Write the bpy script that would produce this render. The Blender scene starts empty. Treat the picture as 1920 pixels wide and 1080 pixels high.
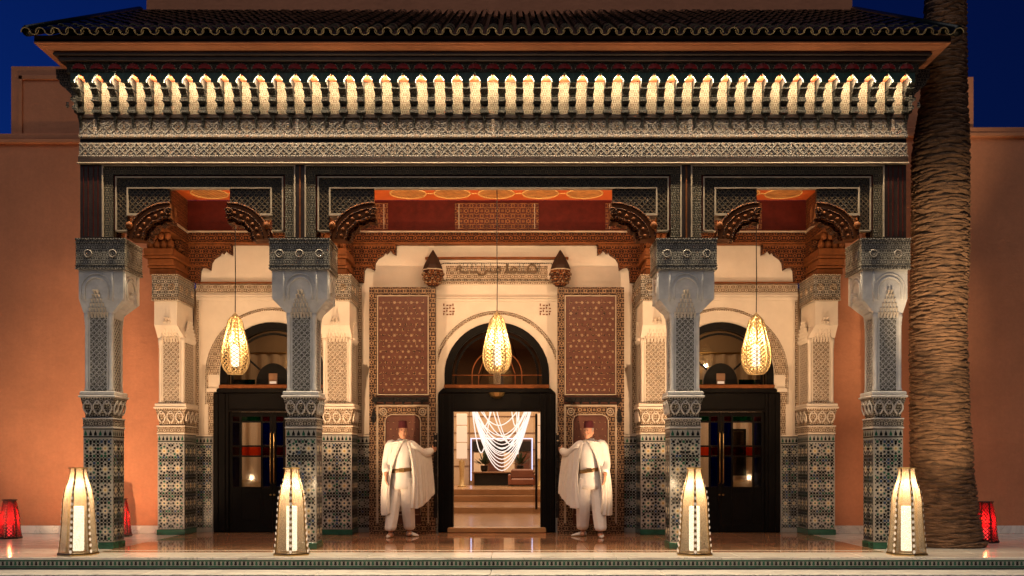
import bpy, math, random
from mathutils import Vector, Matrix
random.seed(7)
R = math.radians
PI = math.pi
SC = bpy.context.scene
COL = SC.collection

# ------------------------------------------------------------------ camera, world, sun, exposure
CAMX, CAMZ, CAMD, FPX = 0.248, 1.12, 13.0, 1859.0
cam_d = bpy.data.cameras.new('camera')
cam_d.sensor_width = 36.0
cam_d.lens = FPX / 1920 * 36.0
cam_d.shift_y = 330 / 1920
cam_d.clip_start = 0.1
cam_d.clip_end = 400
cam = bpy.data.objects.new('camera', cam_d)
cam.location = (CAMX, -CAMD, CAMZ)
cam.rotation_euler = (R(90), 0, 0)
COL.objects.link(cam)
SC.camera = cam

world = bpy.data.worlds.new('World')
SC.world = world
world.use_nodes = True
wn, wl = world.node_tree.nodes, world.node_tree.links
wn.clear()
wo = wn.new('ShaderNodeOutputWorld')
bg = wn.new('ShaderNodeBackground')
sky = wn.new('ShaderNodeTexSky')
sky.sky_type = 'NISHITA'
sky.sun_disc = False
sky.sun_elevation = R(-3.2)
sky.sun_rotation = R(-62)
sky.altitude = 400
sky.ozone_density = 3.5
sky.dust_density = 0.3
bg.inputs['Strength'].default_value = 0.15
tint = wn.new('ShaderNodeMix'); tint.data_type = 'RGBA'; tint.blend_type = 'MULTIPLY'; tint.inputs[0].default_value = 1.0
tint.inputs[7].default_value = (0.16, 0.85, 2.0, 1.0)      # the deep blue of the hour
wl.new(sky.outputs[0], tint.inputs[6])
wl.new(tint.outputs[2], bg.inputs['Color'])
wl.new(bg.outputs[0], wo.inputs['Surface'])

sun_d = bpy.data.lights.new('sun', 'SUN')
sun_d.energy = 0.20
sun_d.angle = R(40)
sun_d.color = (1.0, 0.96, 0.92)
sun = bpy.data.objects.new('sun', sun_d)
sun.rotation_euler = (R(42), 0, R(-16))
COL.objects.link(sun)

SC.view_settings.view_transform = 'Standard'
SC.view_settings.look = 'None'
SC.view_settings.exposure = 1.5
SC.view_settings.gamma = 1.0
SC.cycles.max_bounces = 8
SC.cycles.diffuse_bounces = 3
SC.cycles.glossy_bounces = 3
SC.cycles.transparent_max_bounces = 12
SC.cycles.sample_clamp_indirect = 4.0
SC.cycles.caustics_reflective = False
SC.cycles.caustics_refractive = False
SC.cycles.use_denoising = True

def lamp(name, kind, loc, energy, color, size=0.05, aim=None, spot=90, blend=0.6, data=None):
    if data is None:
        data = bpy.data.lights.new(name, kind)
        data.energy = energy
        data.color = color
        if kind == 'AREA':
            data.shape = 'RECTANGLE'
            data.size, data.size_y = size
        else:
            data.shadow_soft_size = size
        if kind == 'SPOT':
            data.spot_size = R(spot)
            data.spot_blend = blend
    o = bpy.data.objects.new(name, data)
    o.location = loc
    if aim is not None:
        o.rotation_euler = (Vector(aim) - Vector(loc)).to_track_quat('-Z', 'Y').to_euler()
    COL.objects.link(o)
    return o

# survey: where a point read off the photograph stands at depth Y (metres behind the column fronts)
def X(px, Y=0.0): return CAMX + (px - 960) * (CAMD + Y) / FPX
def Z(py, Y=0.0): return CAMZ + (870 - py) * (CAMD + Y) / FPX

# ------------------------------------------------------------------ materials
MATS = {}
def _base(name):
    m = bpy.data.materials.new(name)
    m.use_nodes = True
    nt = m.node_tree
    b = nt.nodes['Principled BSDF']
    MATS[name] = m
    return m, nt.nodes, nt.links, b

def c4(c): return (c[0], c[1], c[2], 1.0)

def pmat(name, col, rough=0.6, metal=0.0, var=0.15, vscale=4.0, bump=0.0, bscale=40.0, spec=0.4, coat=0.0, col2=None, stretch=(1, 1, 1)):
    m, n, l, b = _base(name)
    geo = n.new('ShaderNodeNewGeometry')
    mp = n.new('ShaderNodeMapping'); mp.inputs['Scale'].default_value = stretch
    l.new(geo.outputs['Position'], mp.inputs['Vector'])
    no = n.new('ShaderNodeTexNoise'); no.inputs['Scale'].default_value = vscale
    no.inputs['Detail'].default_value = 6; no.inputs['Roughness'].default_value = 0.62
    l.new(mp.outputs[0], no.inputs['Vector'])
    mx = n.new('ShaderNodeMix'); mx.data_type = 'RGBA'
    mx.inputs[6].default_value = c4([c * (1 - var) for c in col])
    mx.inputs[7].default_value = c4(col2 if col2 else [min(1, c * (1 + var)) for c in col])
    rm = n.new('ShaderNodeMapRange'); rm.inputs[1].default_value = 0.3; rm.inputs[2].default_value = 0.7
    l.new(no.outputs['Fac'], rm.inputs[0]); l.new(rm.outputs[0], mx.inputs[0])
    l.new(mx.outputs[2], b.inputs['Base Color'])
    b.inputs['Roughness'].default_value = rough
    b.inputs['Metallic'].default_value = metal
    b.inputs['Specular IOR Level'].default_value = spec
    b.inputs['Coat Weight'].default_value = coat
    if bump > 0:
        n2 = n.new('ShaderNodeTexNoise'); n2.inputs['Scale'].default_value = bscale; n2.inputs['Detail'].default_value = 5
        l.new(mp.outputs[0], n2.inputs['Vector'])
        bp = n.new('ShaderNodeBump'); bp.inputs['Strength'].default_value = 1.0; bp.inputs['Distance'].default_value = bump
        l.new(n2.outputs['Fac'], bp.inputs['Height']); l.new(bp.outputs[0], b.inputs['Normal'])
    return m

def carve(name, hi, lo, k=120.0, rough=0.7, dist=0.008, third=None, spec=0.3, lo_at=0.5):
    """Painted and carved arabesque: interlaced curved bands standing proud of a coloured ground."""
    m, n, l, b = _base(name)
    geo = n.new('ShaderNodeNewGeometry')
    sp = n.new('ShaderNodeSeparateXYZ'); l.new(geo.outputs['Position'], sp.inputs[0])
    def M(op, a, c=None):
        q = n.new('ShaderNodeMath'); q.operation = op
        for i, v in enumerate((a, c)):
            if v is None: continue
            if isinstance(v, (int, float)): q.inputs[i].default_value = v
            else: l.new(v, q.inputs[i])
        return q.outputs[0]
    kk = k / (2 * PI) * 0.62                     # rosettes per metre
    u = M('MULTIPLY', M('ADD', sp.outputs[0], sp.outputs[1]), kk)
    v = M('MULTIPLY', sp.outputs[2], kk)
    def rose(uu, vv, petals, rings):
        fu = M('SUBTRACT', M('FRACT', uu), 0.5); fv = M('SUBTRACT', M('FRACT', vv), 0.5)
        rr = M('SQRT', M('ADD', M('MULTIPLY', fu, fu), M('MULTIPLY', fv, fv)))
        th = M('ARCTAN2', fv, fu)
        wob = M('MULTIPLY', M('COSINE', M('MULTIPLY', th, petals)), M('MULTIPLY', rr, 2.2))
        return M('ABSOLUTE', M('SINE', M('ADD', M('MULTIPLY', rr, rings), wob)))
    a1 = rose(u, v, 8.0, 2 * PI * 1.35)
    a2 = rose(M('ADD', u, 0.5), M('ADD', v, 0.5), 6.0, 2 * PI * 1.1)
    h = M('MINIMUM', a1, a2)
    u = M('MULTIPLY', u, 2 * PI); v = M('MULTIPLY', v, 2 * PI)
    r = n.new('ShaderNodeMapRange'); r.inputs[1].default_value = lo_at; r.inputs[2].default_value = lo_at * 0.4
    l.new(h, r.inputs[0])
    no = n.new('ShaderNodeTexNoise'); no.inputs['Scale'].default_value = 9; no.inputs['Detail'].default_value = 5
    l.new(geo.outputs['Position'], no.inputs['Vector'])
    mx = n.new('ShaderNodeMix'); mx.data_type = 'RGBA'
    mx.inputs[6].default_value = c4(lo); mx.inputs[7].default_value = c4(hi)
    l.new(r.outputs[0], mx.inputs[0])
    out = mx.outputs[2]
    if third:
        big = M('MULTIPLY', M('SINE', M('MULTIPLY', u, 0.5)), M('SINE', M('MULTIPLY', v, 0.5)))
        rb = n.new('ShaderNodeMapRange'); rb.inputs[1].default_value = 0.2; rb.inputs[2].default_value = 0.6
        l.new(M('ABSOLUTE', big), rb.inputs[0])
        m3 = n.new('ShaderNodeMix'); m3.data_type = 'RGBA'
        l.new(M('MULTIPLY', rb.outputs[0], 0.6), m3.inputs[0]); l.new(out, m3.inputs[6]); m3.inputs[7].default_value = c4(third)
        out = m3.outputs[2]
    m2 = n.new('ShaderNodeMix'); m2.data_type = 'RGBA'; m2.blend_type = 'MULTIPLY'
    m2.inputs[0].default_value = 0.75
    l.new(out, m2.inputs[6]); 
    rr = n.new('ShaderNodeMapRange'); rr.inputs[1].default_value = 0.3; rr.inputs[2].default_value = 0.7; rr.inputs[3].default_value = 0.6; rr.inputs[4].default_value = 1.25
    l.new(no.outputs['Fac'], rr.inputs[0]); l.new(rr.outputs[0], m2.inputs[7])
    l.new(m2.outputs[2], b.inputs['Base Color'])
    b.inputs['Roughness'].default_value = rough
    b.inputs['Specular IOR Level'].default_value = spec
    bp = n.new('ShaderNodeBump'); bp.inputs['Distance'].default_value = dist
    l.new(r.outputs[0], bp.inputs['Height']); l.new(bp.outputs[0], b.inputs['Normal'])
    return m

def emit(name, col, strength):
    m, n, l, b = _base(name)
    b.inputs['Base Color'].default_value = c4([c * 0.6 for c in col])
    b.inputs['Emission Color'].default_value = c4(col)
    b.inputs['Emission Strength'].default_value = strength
    return m

def glass(name, col, gloss=0.12, rough=0.05):
    m, n, l, b = _base(name)
    out = n['Material Output']
    tr = n.new('ShaderNodeBsdfTransparent'); tr.inputs[0].default_value = c4(col)
    gl = n.new('ShaderNodeBsdfGlossy'); gl.inputs['Roughness'].default_value = rough; gl.inputs[0].default_value = (0.8, 0.8, 0.8, 1)
    fr = n.new('ShaderNodeFresnel'); fr.inputs[0].default_value = 1.45
    mx = n.new('ShaderNodeMixShader')
    l.new(fr.outputs[0], mx.inputs[0]); l.new(tr.outputs[0], mx.inputs[1]); l.new(gl.outputs[0], mx.inputs[2])
    l.new(mx.outputs[0], out.inputs['Surface'])
    n.remove(b)
    return m

def veil(name, col, trans=0.6, clear=0.15):
    """thin woven shade: part light comes through, part is scattered"""
    m, n, l, b = _base(name)
    out = n['Material Output']
    geo = n.new('ShaderNodeNewGeometry')
    sp = n.new('ShaderNodeTexNoise'); sp.inputs['Scale'].default_value = 160
    l.new(geo.outputs['Position'], sp.inputs['Vector'])
    df = n.new('ShaderNodeBsdfDiffuse'); df.inputs[0].default_value = c4(col)
    tl = n.new('ShaderNodeBsdfTranslucent'); tl.inputs[0].default_value = c4(col)
    tp = n.new('ShaderNodeBsdfTransparent')
    m1 = n.new('ShaderNodeMixShader'); m1.inputs[0].default_value = trans
    l.new(df.outputs[0], m1.inputs[1]); l.new(tl.outputs[0], m1.inputs[2])
    m2 = n.new('ShaderNodeMixShader')
    q = n.new('ShaderNodeMapRange'); q.inputs[1].default_value = 0.3; q.inputs[2].default_value = 0.7
    q.inputs[3].default_value = clear * 0.5; q.inputs[4].default_value = min(1, clear * 1.5)
    l.new(sp.outputs['Fac'], q.inputs[0]); l.new(q.outputs[0], m2.inputs[0])
    l.new(m1.outputs[0], m2.inputs[1]); l.new(tp.outputs[0], m2.inputs[2])
    l.new(m2.outputs[0], out.inputs['Surface'])
    n.remove(b)
    return m

def marble(name, c1, c2, rough=0.12, scale=1.2):
    m, n, l, b = _base(name)
    geo = n.new('ShaderNodeNewGeometry')
    mp = n.new('ShaderNodeMapping'); mp.inputs['Rotation'].default_value = (0, 0, 0.5); mp.inputs['Scale'].default_value = (1, 2.2, 1)
    l.new(geo.outputs['Position'], mp.inputs['Vector'])
    no = n.new('ShaderNodeTexNoise'); no.inputs['Scale'].default_value = scale; no.inputs['Detail'].default_value = 9
    no.inputs['Roughness'].default_value = 0.65; no.inputs['Distortion'].default_value = 1.2
    l.new(mp.outputs[0], no.inputs['Vector'])
    cr = n.new('ShaderNodeValToRGB')
    cr.color_ramp.elements[0].position = 0.36; cr.color_ramp.elements[0].color = c4(c2)
    cr.color_ramp.elements[1].position = 0.56; cr.color_ramp.elements[1].color = c4(c1)
    l.new(no.outputs['Fac'], cr.inputs[0])
    w = n.new('ShaderNodeMapRange'); w.inputs[1].default_value = 0.485; w.inputs[2].default_value = 0.5
    n3 = n.new('ShaderNodeTexNoise'); n3.inputs['Scale'].default_value = scale * 1.7; n3.inputs['Detail'].default_value = 6; n3.inputs['Distortion'].default_value = 0.7
    l.new(mp.outputs[0], n3.inputs['Vector'])
    ab = n.new('ShaderNodeMath'); ab.operation = 'SUBTRACT'; ab.inputs[1].default_value = 0.5; l.new(n3.outputs['Fac'], ab.inputs[0])
    a2 = n.new('ShaderNodeMath'); a2.operation = 'ABSOLUTE'; l.new(ab.outputs[0], a2.inputs[0])
    r2 = n.new('ShaderNodeMapRange'); r2.inputs[1].default_value = 0.0; r2.inputs[2].default_value = 0.012; r2.inputs[3].default_value = 0.55; r2.inputs[4].default_value = 0
    l.new(a2.outputs[0], r2.inputs[0])
    mx = n.new('ShaderNodeMix'); mx.data_type = 'RGBA'
    l.new(r2.outputs[0], mx.inputs[0]); l.new(cr.outputs[0], mx.inputs[6]); mx.inputs[7].default_value = c4([c * 0.45 for c in c2])
    l.new(mx.outputs[2], b.inputs['Base Color'])
    b.inputs['Roughness'].default_value = rough
    b.inputs['Specular IOR Level'].default_value = 0.5
    return m

def render_wall(name, col):
    """trowelled lime render: broad blotches, small mottling, faint streaks and trowel marks"""
    m, n, l, b = _base(name)
    geo = n.new('ShaderNodeNewGeometry')
    def noise(scale, stretch=(1, 1, 1), det=6, rough=.6):
        mp = n.new('ShaderNodeMapping'); mp.inputs['Scale'].default_value = stretch; l.new(geo.outputs['Position'], mp.inputs['Vector'])
        q = n.new('ShaderNodeTexNoise'); q.inputs['Scale'].default_value = scale; q.inputs['Detail'].default_value = det; q.inputs['Roughness'].default_value = rough
        l.new(mp.outputs[0], q.inputs['Vector']); return q.outputs['Fac']
    cur = None
    for fac, lo, hi in ((noise(.55), .88, 1.12), (noise(4.5), .95, 1.05), (noise(1.6, (2.6, 2.6, .22)), .955, 1.03), (noise(18), .965, 1.03)):
        r = n.new('ShaderNodeMapRange'); r.inputs[1].default_value = .3; r.inputs[2].default_value = .7; r.inputs[3].default_value = lo; r.inputs[4].default_value = hi
        l.new(fac, r.inputs[0])
        if cur is None: cur = r.outputs[0]
        else:
            q = n.new('ShaderNodeMath'); q.operation = 'MULTIPLY'; l.new(cur, q.inputs[0]); l.new(r.outputs[0], q.inputs[1]); cur = q.outputs[0]
    v = n.new('ShaderNodeVectorMath'); v.operation = 'SCALE'; v.inputs[0].default_value = col; l.new(cur, v.inputs['Scale'])
    l.new(v.outputs[0], b.inputs['Base Color']); b.inputs['Roughness'].default_value = .88; b.inputs['Specular IOR Level'].default_value = .25
    ad = n.new('ShaderNodeMath'); ad.operation = 'ADD'; l.new(noise(6, (1, 1, 2.2), 3), ad.inputs[0])
    ml = n.new('ShaderNodeMath'); ml.operation = 'MULTIPLY'; ml.inputs[1].default_value = .3; l.new(noise(34), ml.inputs[0]); l.new(ml.outputs[0], ad.inputs[1])
    bp = n.new('ShaderNodeBump'); bp.inputs['Distance'].default_value = .010; l.new(ad.outputs[0], bp.inputs['Height']); l.new(bp.outputs[0], b.inputs['Normal'])
    return m
render_wall('terracotta', (0.55, 0.225, 0.118))
pmat('terracotta_trim', (0.56, 0.23, 0.11), 0.8, var=0.1, vscale=3, bump=0.003, bscale=40)
pmat('plaster', (0.66, 0.57, 0.47), 0.75, var=0.07, vscale=3, bump=0.002, bscale=45)
pmat('stucco', (0.56, 0.525, 0.49), 0.75, var=0.16, vscale=7, bump=0.004, bscale=45)
carve('carved_stucco', (0.52, 0.47, 0.40), (0.075, 0.06, 0.045), 92, 0.75, 0.006)
carve('carved_dark', (0.46, 0.42, 0.35), (0.085, 0.075, 0.062), 105, 0.7, 0.006)
carve('carved_cream', (0.68, 0.56, 0.43), (0.20, 0.13, 0.075), 92, 0.75, 0.006)
carve('carved_frieze', (0.46, 0.40, 0.36), (0.085, 0.075, 0.07), 100, 0.65, 0.006, third=(0.30, 0.20, 0.13))
carve('carved_niche', (0.55, 0.46, 0.34), (0.27, 0.20, 0.13), 110, 0.7, 0.006)
carve('carved_wood', (0.26, 0.088, 0.026), (0.032, 0.009, 0.005), 72, 0.65, 0.008, spec=0.15)
carve('painted_green', (0.17, 0.125, 0.075), (0.020, 0.018, 0.012), 105, 0.55, 0.006, third=(0.075, 0.058, 0.03))
carve('painted_dark', (0.12, 0.10, 0.08), (0.010, 0.010, 0.009), 90, 0.5, 0.005)
carve('painted_red', (0.26, 0.11, 0.035), (0.070, 0.011, 0.007), 60, 0.5, 0.003)
carve('door_band', (0.36, 0.22, 0.12), (0.040, 0.018, 0.011), 66, 0.5, 0.005)
pmat('gilt_line', (0.42, 0.33, 0.24), 0.45, var=0.2, vscale=14)
pmat('dark_red_wood', (0.080, 0.009, 0.005), 0.6, var=0.25, vscale=7, bump=0.002, bscale=30, spec=0.15)
carve('bracket_shade_paint', (0.060, 0.050, 0.036), (0.010, 0.010, 0.009), 100, 0.6, 0.004)  # darkened so the unlit faces of the brackets are in the colour
pmat('brown_wood', (0.17, 0.055, 0.017), 0.6, var=0.3, vscale=8, bump=0.003, bscale=30, spec=0.12)
pmat('dull_gilt', (0.16, 0.11, 0.06), 0.5, var=0.3, vscale=16)
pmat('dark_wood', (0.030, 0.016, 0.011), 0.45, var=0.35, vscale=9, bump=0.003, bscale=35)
pmat('black_wood', (0.0045, 0.0033, 0.0028), 0.5, var=0.3, vscale=9, bump=0.001, bscale=30, spec=0.12)
pmat('maroon_panel', (0.105, 0.036, 0.022), 0.5, var=0.18, vscale=12, bump=0.002, bscale=60)
pmat('orange_paint', (0.60, 0.115, 0.022), 0.5, var=0.12, vscale=5)
carve('medallion_paint', (0.62, 0.33, 0.10), (0.40, 0.12, 0.03), 70, 0.5, 0.001)
pmat('medallion_rim', (0.75, 0.45, 0.15), 0.5, var=0.1)
pmat('shell_red', (0.24, 0.014, 0.016), 0.5, var=0.2, vscale=9)
pmat('niche_red', (0.52, 0.12, 0.045), 0.5, var=0.12, vscale=9)
pmat('teal_paint', (0.020, 0.055, 0.05), 0.5, var=0.3, vscale=12)
pmat('roof_glaze', (0.0025, 0.005, 0.0035), 0.3, var=0.5, vscale=5, bump=0.003, bscale=14, spec=0.25, col2=(0.008, 0.010, 0.006))
pmat('tile_end', (0.33, 0.28, 0.16), 0.4, var=0.4, vscale=7, bump=0.002, bscale=30)
pmat('tile_white', (0.33, 0.32, 0.295), 0.25, var=0.1, vscale=22, spec=0.5)
pmat('tile_black', (0.014, 0.016, 0.018), 0.2, var=0.3, vscale=14, spec=0.5)
pmat('tile_green', (0.020, 0.095, 0.060), 0.2, var=0.35, vscale=9, spec=0.5)
pmat('tile_amber', (0.46, 0.30, 0.10), 0.25, var=0.2, vscale=20, spec=0.5)
pmat('tile_star', (0.58, 0.51, 0.37), 0.25, var=0.16, vscale=9, spec=0.5)
pmat('tile_blue', (0.03, 0.06, 0.13), 0.2, var=0.3, vscale=14, spec=0.5)
pmat('grout_dark', (0.16, 0.15, 0.13), 0.8, var=0.2, vscale=20)
marble('marble_pale', (0.76, 0.70, 0.62), (0.60, 0.54, 0.48), 0.16, 1.1)
marble('marble_brown', (0.46, 0.24, 0.13), (0.27, 0.13, 0.07), 0.06, 1.6)
marble('marble_white', (0.80, 0.76, 0.70), (0.60, 0.56, 0.52), 0.25, 2.0)
pmat('brass', (0.62, 0.40, 0.15), 0.3, metal=1.0, var=0.2, vscale=30)
pmat('pale_brass', (0.46, 0.34, 0.17), 0.5, metal=0.3, var=0.15, vscale=30)
pmat('dark_brass', (0.30, 0.17, 0.055), 0.4, metal=0.6, var=0.2, vscale=30)
pmat('red_disc', (0.20, 0.03, 0.03), 0.4)
emit('disc_glow', (1.0, 0.80, 0.58), 0.16)
pmat('frieze_line', (0.29, 0.25, 0.21), 0.6, var=0.25, vscale=20)
pmat('frieze_flower', (0.58, 0.34, 0.13), 0.6, var=0.25, vscale=20)
pmat('star_inlay', (0.30, 0.20, 0.12), 0.5, var=0.3, vscale=20)
pmat('iron', (0.016, 0.013, 0.012), 0.45, metal=0.4, var=0.3, vscale=20)
veil('lantern_veil', (0.46, 0.36, 0.25), 0.5, 0.5)
veil('red_veil', (0.30, 0.006, 0.025), 0.7, 0.45)
emit('tube_glow', (1.0, 0.84, 0.58), 0.75)
emit('bulb_glow', (1.0, 0.86, 0.62), 0.9)
emit('red_glow', (1.0, 0.05, 0.05), 1.2)
emit('chandelier_glow', (1.0, 0.90, 0.83), 0.31)
emit('blue_glow', (0.55, 0.62, 1.0), .5)
emit('shade_glow', (1.0, 0.78, 0.58), 0.16)
emit('spot_lens', (1.0, 0.85, 0.6), 30.0)
glass('glass_clear', (0.96, 0.93, 0.88))
glass('glass_dim', (0.20, 0.165, 0.12))
glass('glass_dark', (0.06, 0.045, 0.035))
glass('glass_blue', (0.012, 0.02, 0.30))
glass('glass_red', (0.20, 0.008, 0.004))
glass('glass_orange', (0.85, 0.24, 0.05))
glass('glass_green', (0.03, 0.20, 0.12))
pmat('oak', (0.42, 0.22, 0.09), 0.4, var=0.2, vscale=3, stretch=(1, 8, 8))
pmat('lobby_floor_stone', (0.40, 0.235, 0.13), 0.2, var=0.16, vscale=2.5, stretch=(1, 5, 1))
pmat('lobby_plaster', (0.55, 0.40, 0.26), 0.7, var=0.06)
pmat('lobby_trim', (0.20, 0.10, 0.05), 0.5, var=0.2)
pmat('curtain_cloth', (0.70, 0.55, 0.42), 0.8, var=0.08, vscale=9, stretch=(6, 1, 0.4))
pmat('sofa_leather', (0.16, 0.055, 0.03), 0.45, var=0.2)
pmat('leaf_dark', (0.030, 0.045, 0.022), 0.6, var=0.4, vscale=20)
pmat('palm_bark', (0.205, 0.108, 0.056), 0.85, var=0.5, vscale=7, bump=0.012, bscale=32, stretch=(1, 1, 2.5))
pmat('palm_core', (0.13, 0.075, 0.042), 0.9, var=0.4, vscale=14, bump=0.01, bscale=40)
pmat('skin', (0.50, 0.25, 0.155), 0.5, var=0.08, vscale=30, bump=0.0006, bscale=200)
pmat('cape_cloth', (0.78, 0.73, 0.67), 0.85, var=0.05, vscale=14, bump=0.002, bscale=90)
pmat('shirt_cloth', (0.80, 0.77, 0.73), 0.8, var=0.05, vscale=14, bump=0.002, bscale=60)
pmat('trouser_cloth', (0.78, 0.73, 0.68), 0.85, var=0.06, vscale=12, bump=0.004, bscale=30)
pmat('belt_leather', (0.20, 0.115, 0.04), 0.5, var=0.2, vscale=30)
pmat('fez_felt', (0.065, 0.006, 0.010), 0.9, var=0.12, vscale=30)
pmat('shoe_leather', (0.70, 0.63, 0.55), 0.45, var=0.05)
pmat('hair_dark', (0.02, 0.015, 0.012), 0.6, var=0.2)
pmat('hair_grey', (0.30, 0.27, 0.25), 0.7, var=0.2)
pmat('eye_brown', (0.07, 0.035, 0.025), 0.3)
pmat('eye_white', (0.6, 0.56, 0.52), 0.3, var=0.02)
pmat('lip', (0.30, 0.10, 0.075), 0.45, var=0.05)
pmat('letter_shade', (0.13, 0.085, 0.05), 0.7)  # dark tone carries the shadow of the carved strokes
pmat('asphalt', (0.05, 0.045, 0.042), 0.85, var=0.25, vscale=6, bump=0.004, bscale=60)

# ------------------------------------------------------------------ mesh builder
class MB:
    def __init__(s, m=1):
        s.v, s.f, s.mi, s.names, s.m, s.smooth = [], [], [], [], m, False
    def mat(s, name):
        if name not in s.names: s.names.append(name)
        return s.names.index(name)
    def add(s, vs, fs, mat):
        o = len(s.v); k = s.mat(mat)
        s.v += [tuple(p) for p in vs]
        for f in fs:
            s.f.append(tuple(i + o for i in f)); s.mi.append(k)
        return s
    def box(s, x0, x1, y0, y1, z0, z1, mat):
        return s.add([(x0, y0, z0), (x1, y0, z0), (x1, y1, z0), (x0, y1, z0), (x0, y0, z1), (x1, y0, z1), (x1, y1, z1), (x0, y1, z1)],
                     [(0, 3, 2, 1), (4, 5, 6, 7), (0, 1, 5, 4), (1, 2, 6, 5), (2, 3, 7, 6), (3, 0, 4, 7)], mat)
    def bbox(s, x0, x1, y0, y1, z0, z1, mat, c=0.006):
        """box with chamfered edges"""
        c = min(c, abs(x1 - x0) * .3, abs(y1 - y0) * .3, abs(z1 - z0) * .3)
        return s.rings([[(x0 + c, y0 + c, z0), (x1 - c, y0 + c, z0), (x1 - c, y1 - c, z0), (x0 + c, y1 - c, z0)],
                        [(x0, y0, z0 + c), (x1, y0, z0 + c), (x1, y1, z0 + c), (x0, y1, z0 + c)],
                        [(x0, y0, z1 - c), (x1, y0, z1 - c), (x1, y1, z1 - c), (x0, y1, z1 - c)],
                        [(x0 + c, y0 + c, z1), (x1 - c, y0 + c, z1), (x1 - c, y1 - c, z1), (x0 + c, y1 - c, z1)]], mat)
    def rings(s, rs, mat, cap=True, closed=True):
        n = len(rs[0]); vs = [p for r in rs for p in r]; fs = []
        for i in range(len(rs) - 1):
            for j in range(n if closed else n - 1):
                k = (j + 1) % n
                fs.append((i * n + j, i * n + k, (i + 1) * n + k, (i + 1) * n + j))
        if cap:
            fs.append(tuple(range(n - 1, -1, -1)))
            fs.append(tuple(range((len(rs) - 1) * n, len(rs) * n)))
        return s.add(vs, fs, mat)
    def prism(s, poly, axis, a, b, mat):
        """poly = 2-D outline; axis 'y': (x, z) pushed from y=a to y=b; 'x': (y, z); 'z': (x, y)"""
        def P(p, t):
            return (p[0], t, p[1]) if axis == 'y' else (t, p[0], p[1]) if axis == 'x' else (p[0], p[1], t)
        return s.rings([[P(p, a) for p in poly], [P(p, b) for p in poly]], mat)
    def tube(s, pts, rad, mat, n=8, cap=True, closed=False):
        pts = [Vector(p) for p in pts]
        if not isinstance(rad, (list, tuple)): rad = [rad] * len(pts)
        rs = []; up = None
        for i, p in enumerate(pts):
            if closed: t = pts[(i + 1) % len(pts)] - pts[i - 1]
            else: t = pts[min(i + 1, len(pts) - 1)] - pts[max(i - 1, 0)]
            t.normalize()
            if up is None:
                up = Vector((0, 0, 1)) if abs(t.z) < 0.9 else Vector((1, 0, 0))
            a = t.cross(up); a.normalize(); b = a.cross(t); up = b
            r = rad[i]
            rx, ry = (r if isinstance(r, (list, tuple)) else (r, r))
            rs.append([p + a * (math.cos(q) * rx) + b * (math.sin(q) * ry) for q in [2 * PI * j / n for j in range(n)]])
        if closed: rs.append(rs[0]); cap = False
        return s.rings(rs, mat, cap)
    def lathe(s, prof, cx, cy, mat, n=16, rot=0.0, cap=True):
        return s.rings([[(cx + r * math.cos(rot + 2 * PI * j / n), cy + r * math.sin(rot + 2 * PI * j / n), z) for j in range(n)] for r, z in prof], mat, cap)
    def build(s, name, parent=None, smooth=None, kind=None, label=None, bevel=0):
        off = parent_world(parent)
        vs = [((-p[0] if s.m < 0 else p[0]) - off[0], p[1] - off[1], p[2] - off[2]) for p in s.v]
        fs = [f[::-1] for f in s.f] if s.m < 0 else s.f
        me = bpy.data.meshes.new(name)
        me.from_pydata(vs, [], fs)
        for nm in s.names: me.materials.append(MATS[nm])
        me.polygons.foreach_set('material_index', s.mi)
        if smooth if smooth is not None else s.smooth:
            me.polygons.foreach_set('use_smooth', [True] * len(me.polygons))
        me.update()
        o = bpy.data.objects.new(name, me)
        COL.objects.link(o)
        if parent is not None: o.parent = parent
        if kind: o['kind'] = kind
        if label: o['label'] = label
        if bevel:
            bm = o.modifiers.new('edge', 'BEVEL'); bm.width = bevel; bm.segments = 2; bm.limit_method = 'ANGLE'
        return o

def parent_world(p):
    v = Vector((0, 0, 0))
    while p is not None:
        v += Vector(p.location); p = p.parent
    return v

def thing(name, label, cat, loc=(0, 0, 0), group=None, kind=None):
    o = bpy.data.objects.new(name, None)
    o.empty_display_size = 0.1
    o.location = loc
    o['label'] = label
    if cat: o['category'] = cat
    if group: o['group'] = group
    if kind: o['kind'] = kind
    COL.objects.link(o)
    return o

def kids(o): return [c for c in bpy.data.objects if c.parent == o]
def copy_tree(o, loc, label=None):
    ch = {}
    for c in list(bpy.data.objects):
        if c.parent is not None: ch.setdefault(c.parent.name, []).append(c)
    def rec(q, par):
        c = q.copy(); COL.objects.link(c)
        if par is not None: c.parent = par
        for k in ch.get(q.name, []): rec(k, c)
        return c
    r = rec(o, None)
    r.location = loc
    if label: r['label'] = label
    return r

def place(src, name, parent, M4):
    """another piece that shares src's mesh"""
    o = bpy.data.objects.new(name, src.data if hasattr(src, 'data') and not isinstance(src, bpy.types.Mesh) else src)
    COL.objects.link(o)
    if parent is not None: o.parent = parent
    off = parent_world(parent)
    o.matrix_local = Matrix.Translation(-off) @ M4
    return o

def frame(O, U, V):
    U = Vector(U); V = Vector(V); N = U.cross(V)
    return Matrix(((U.x, V.x, N.x, O[0]), (U.y, V.y, N.y, O[1]), (U.z, V.z, N.z, O[2]), (0, 0, 0, 1)))
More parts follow.
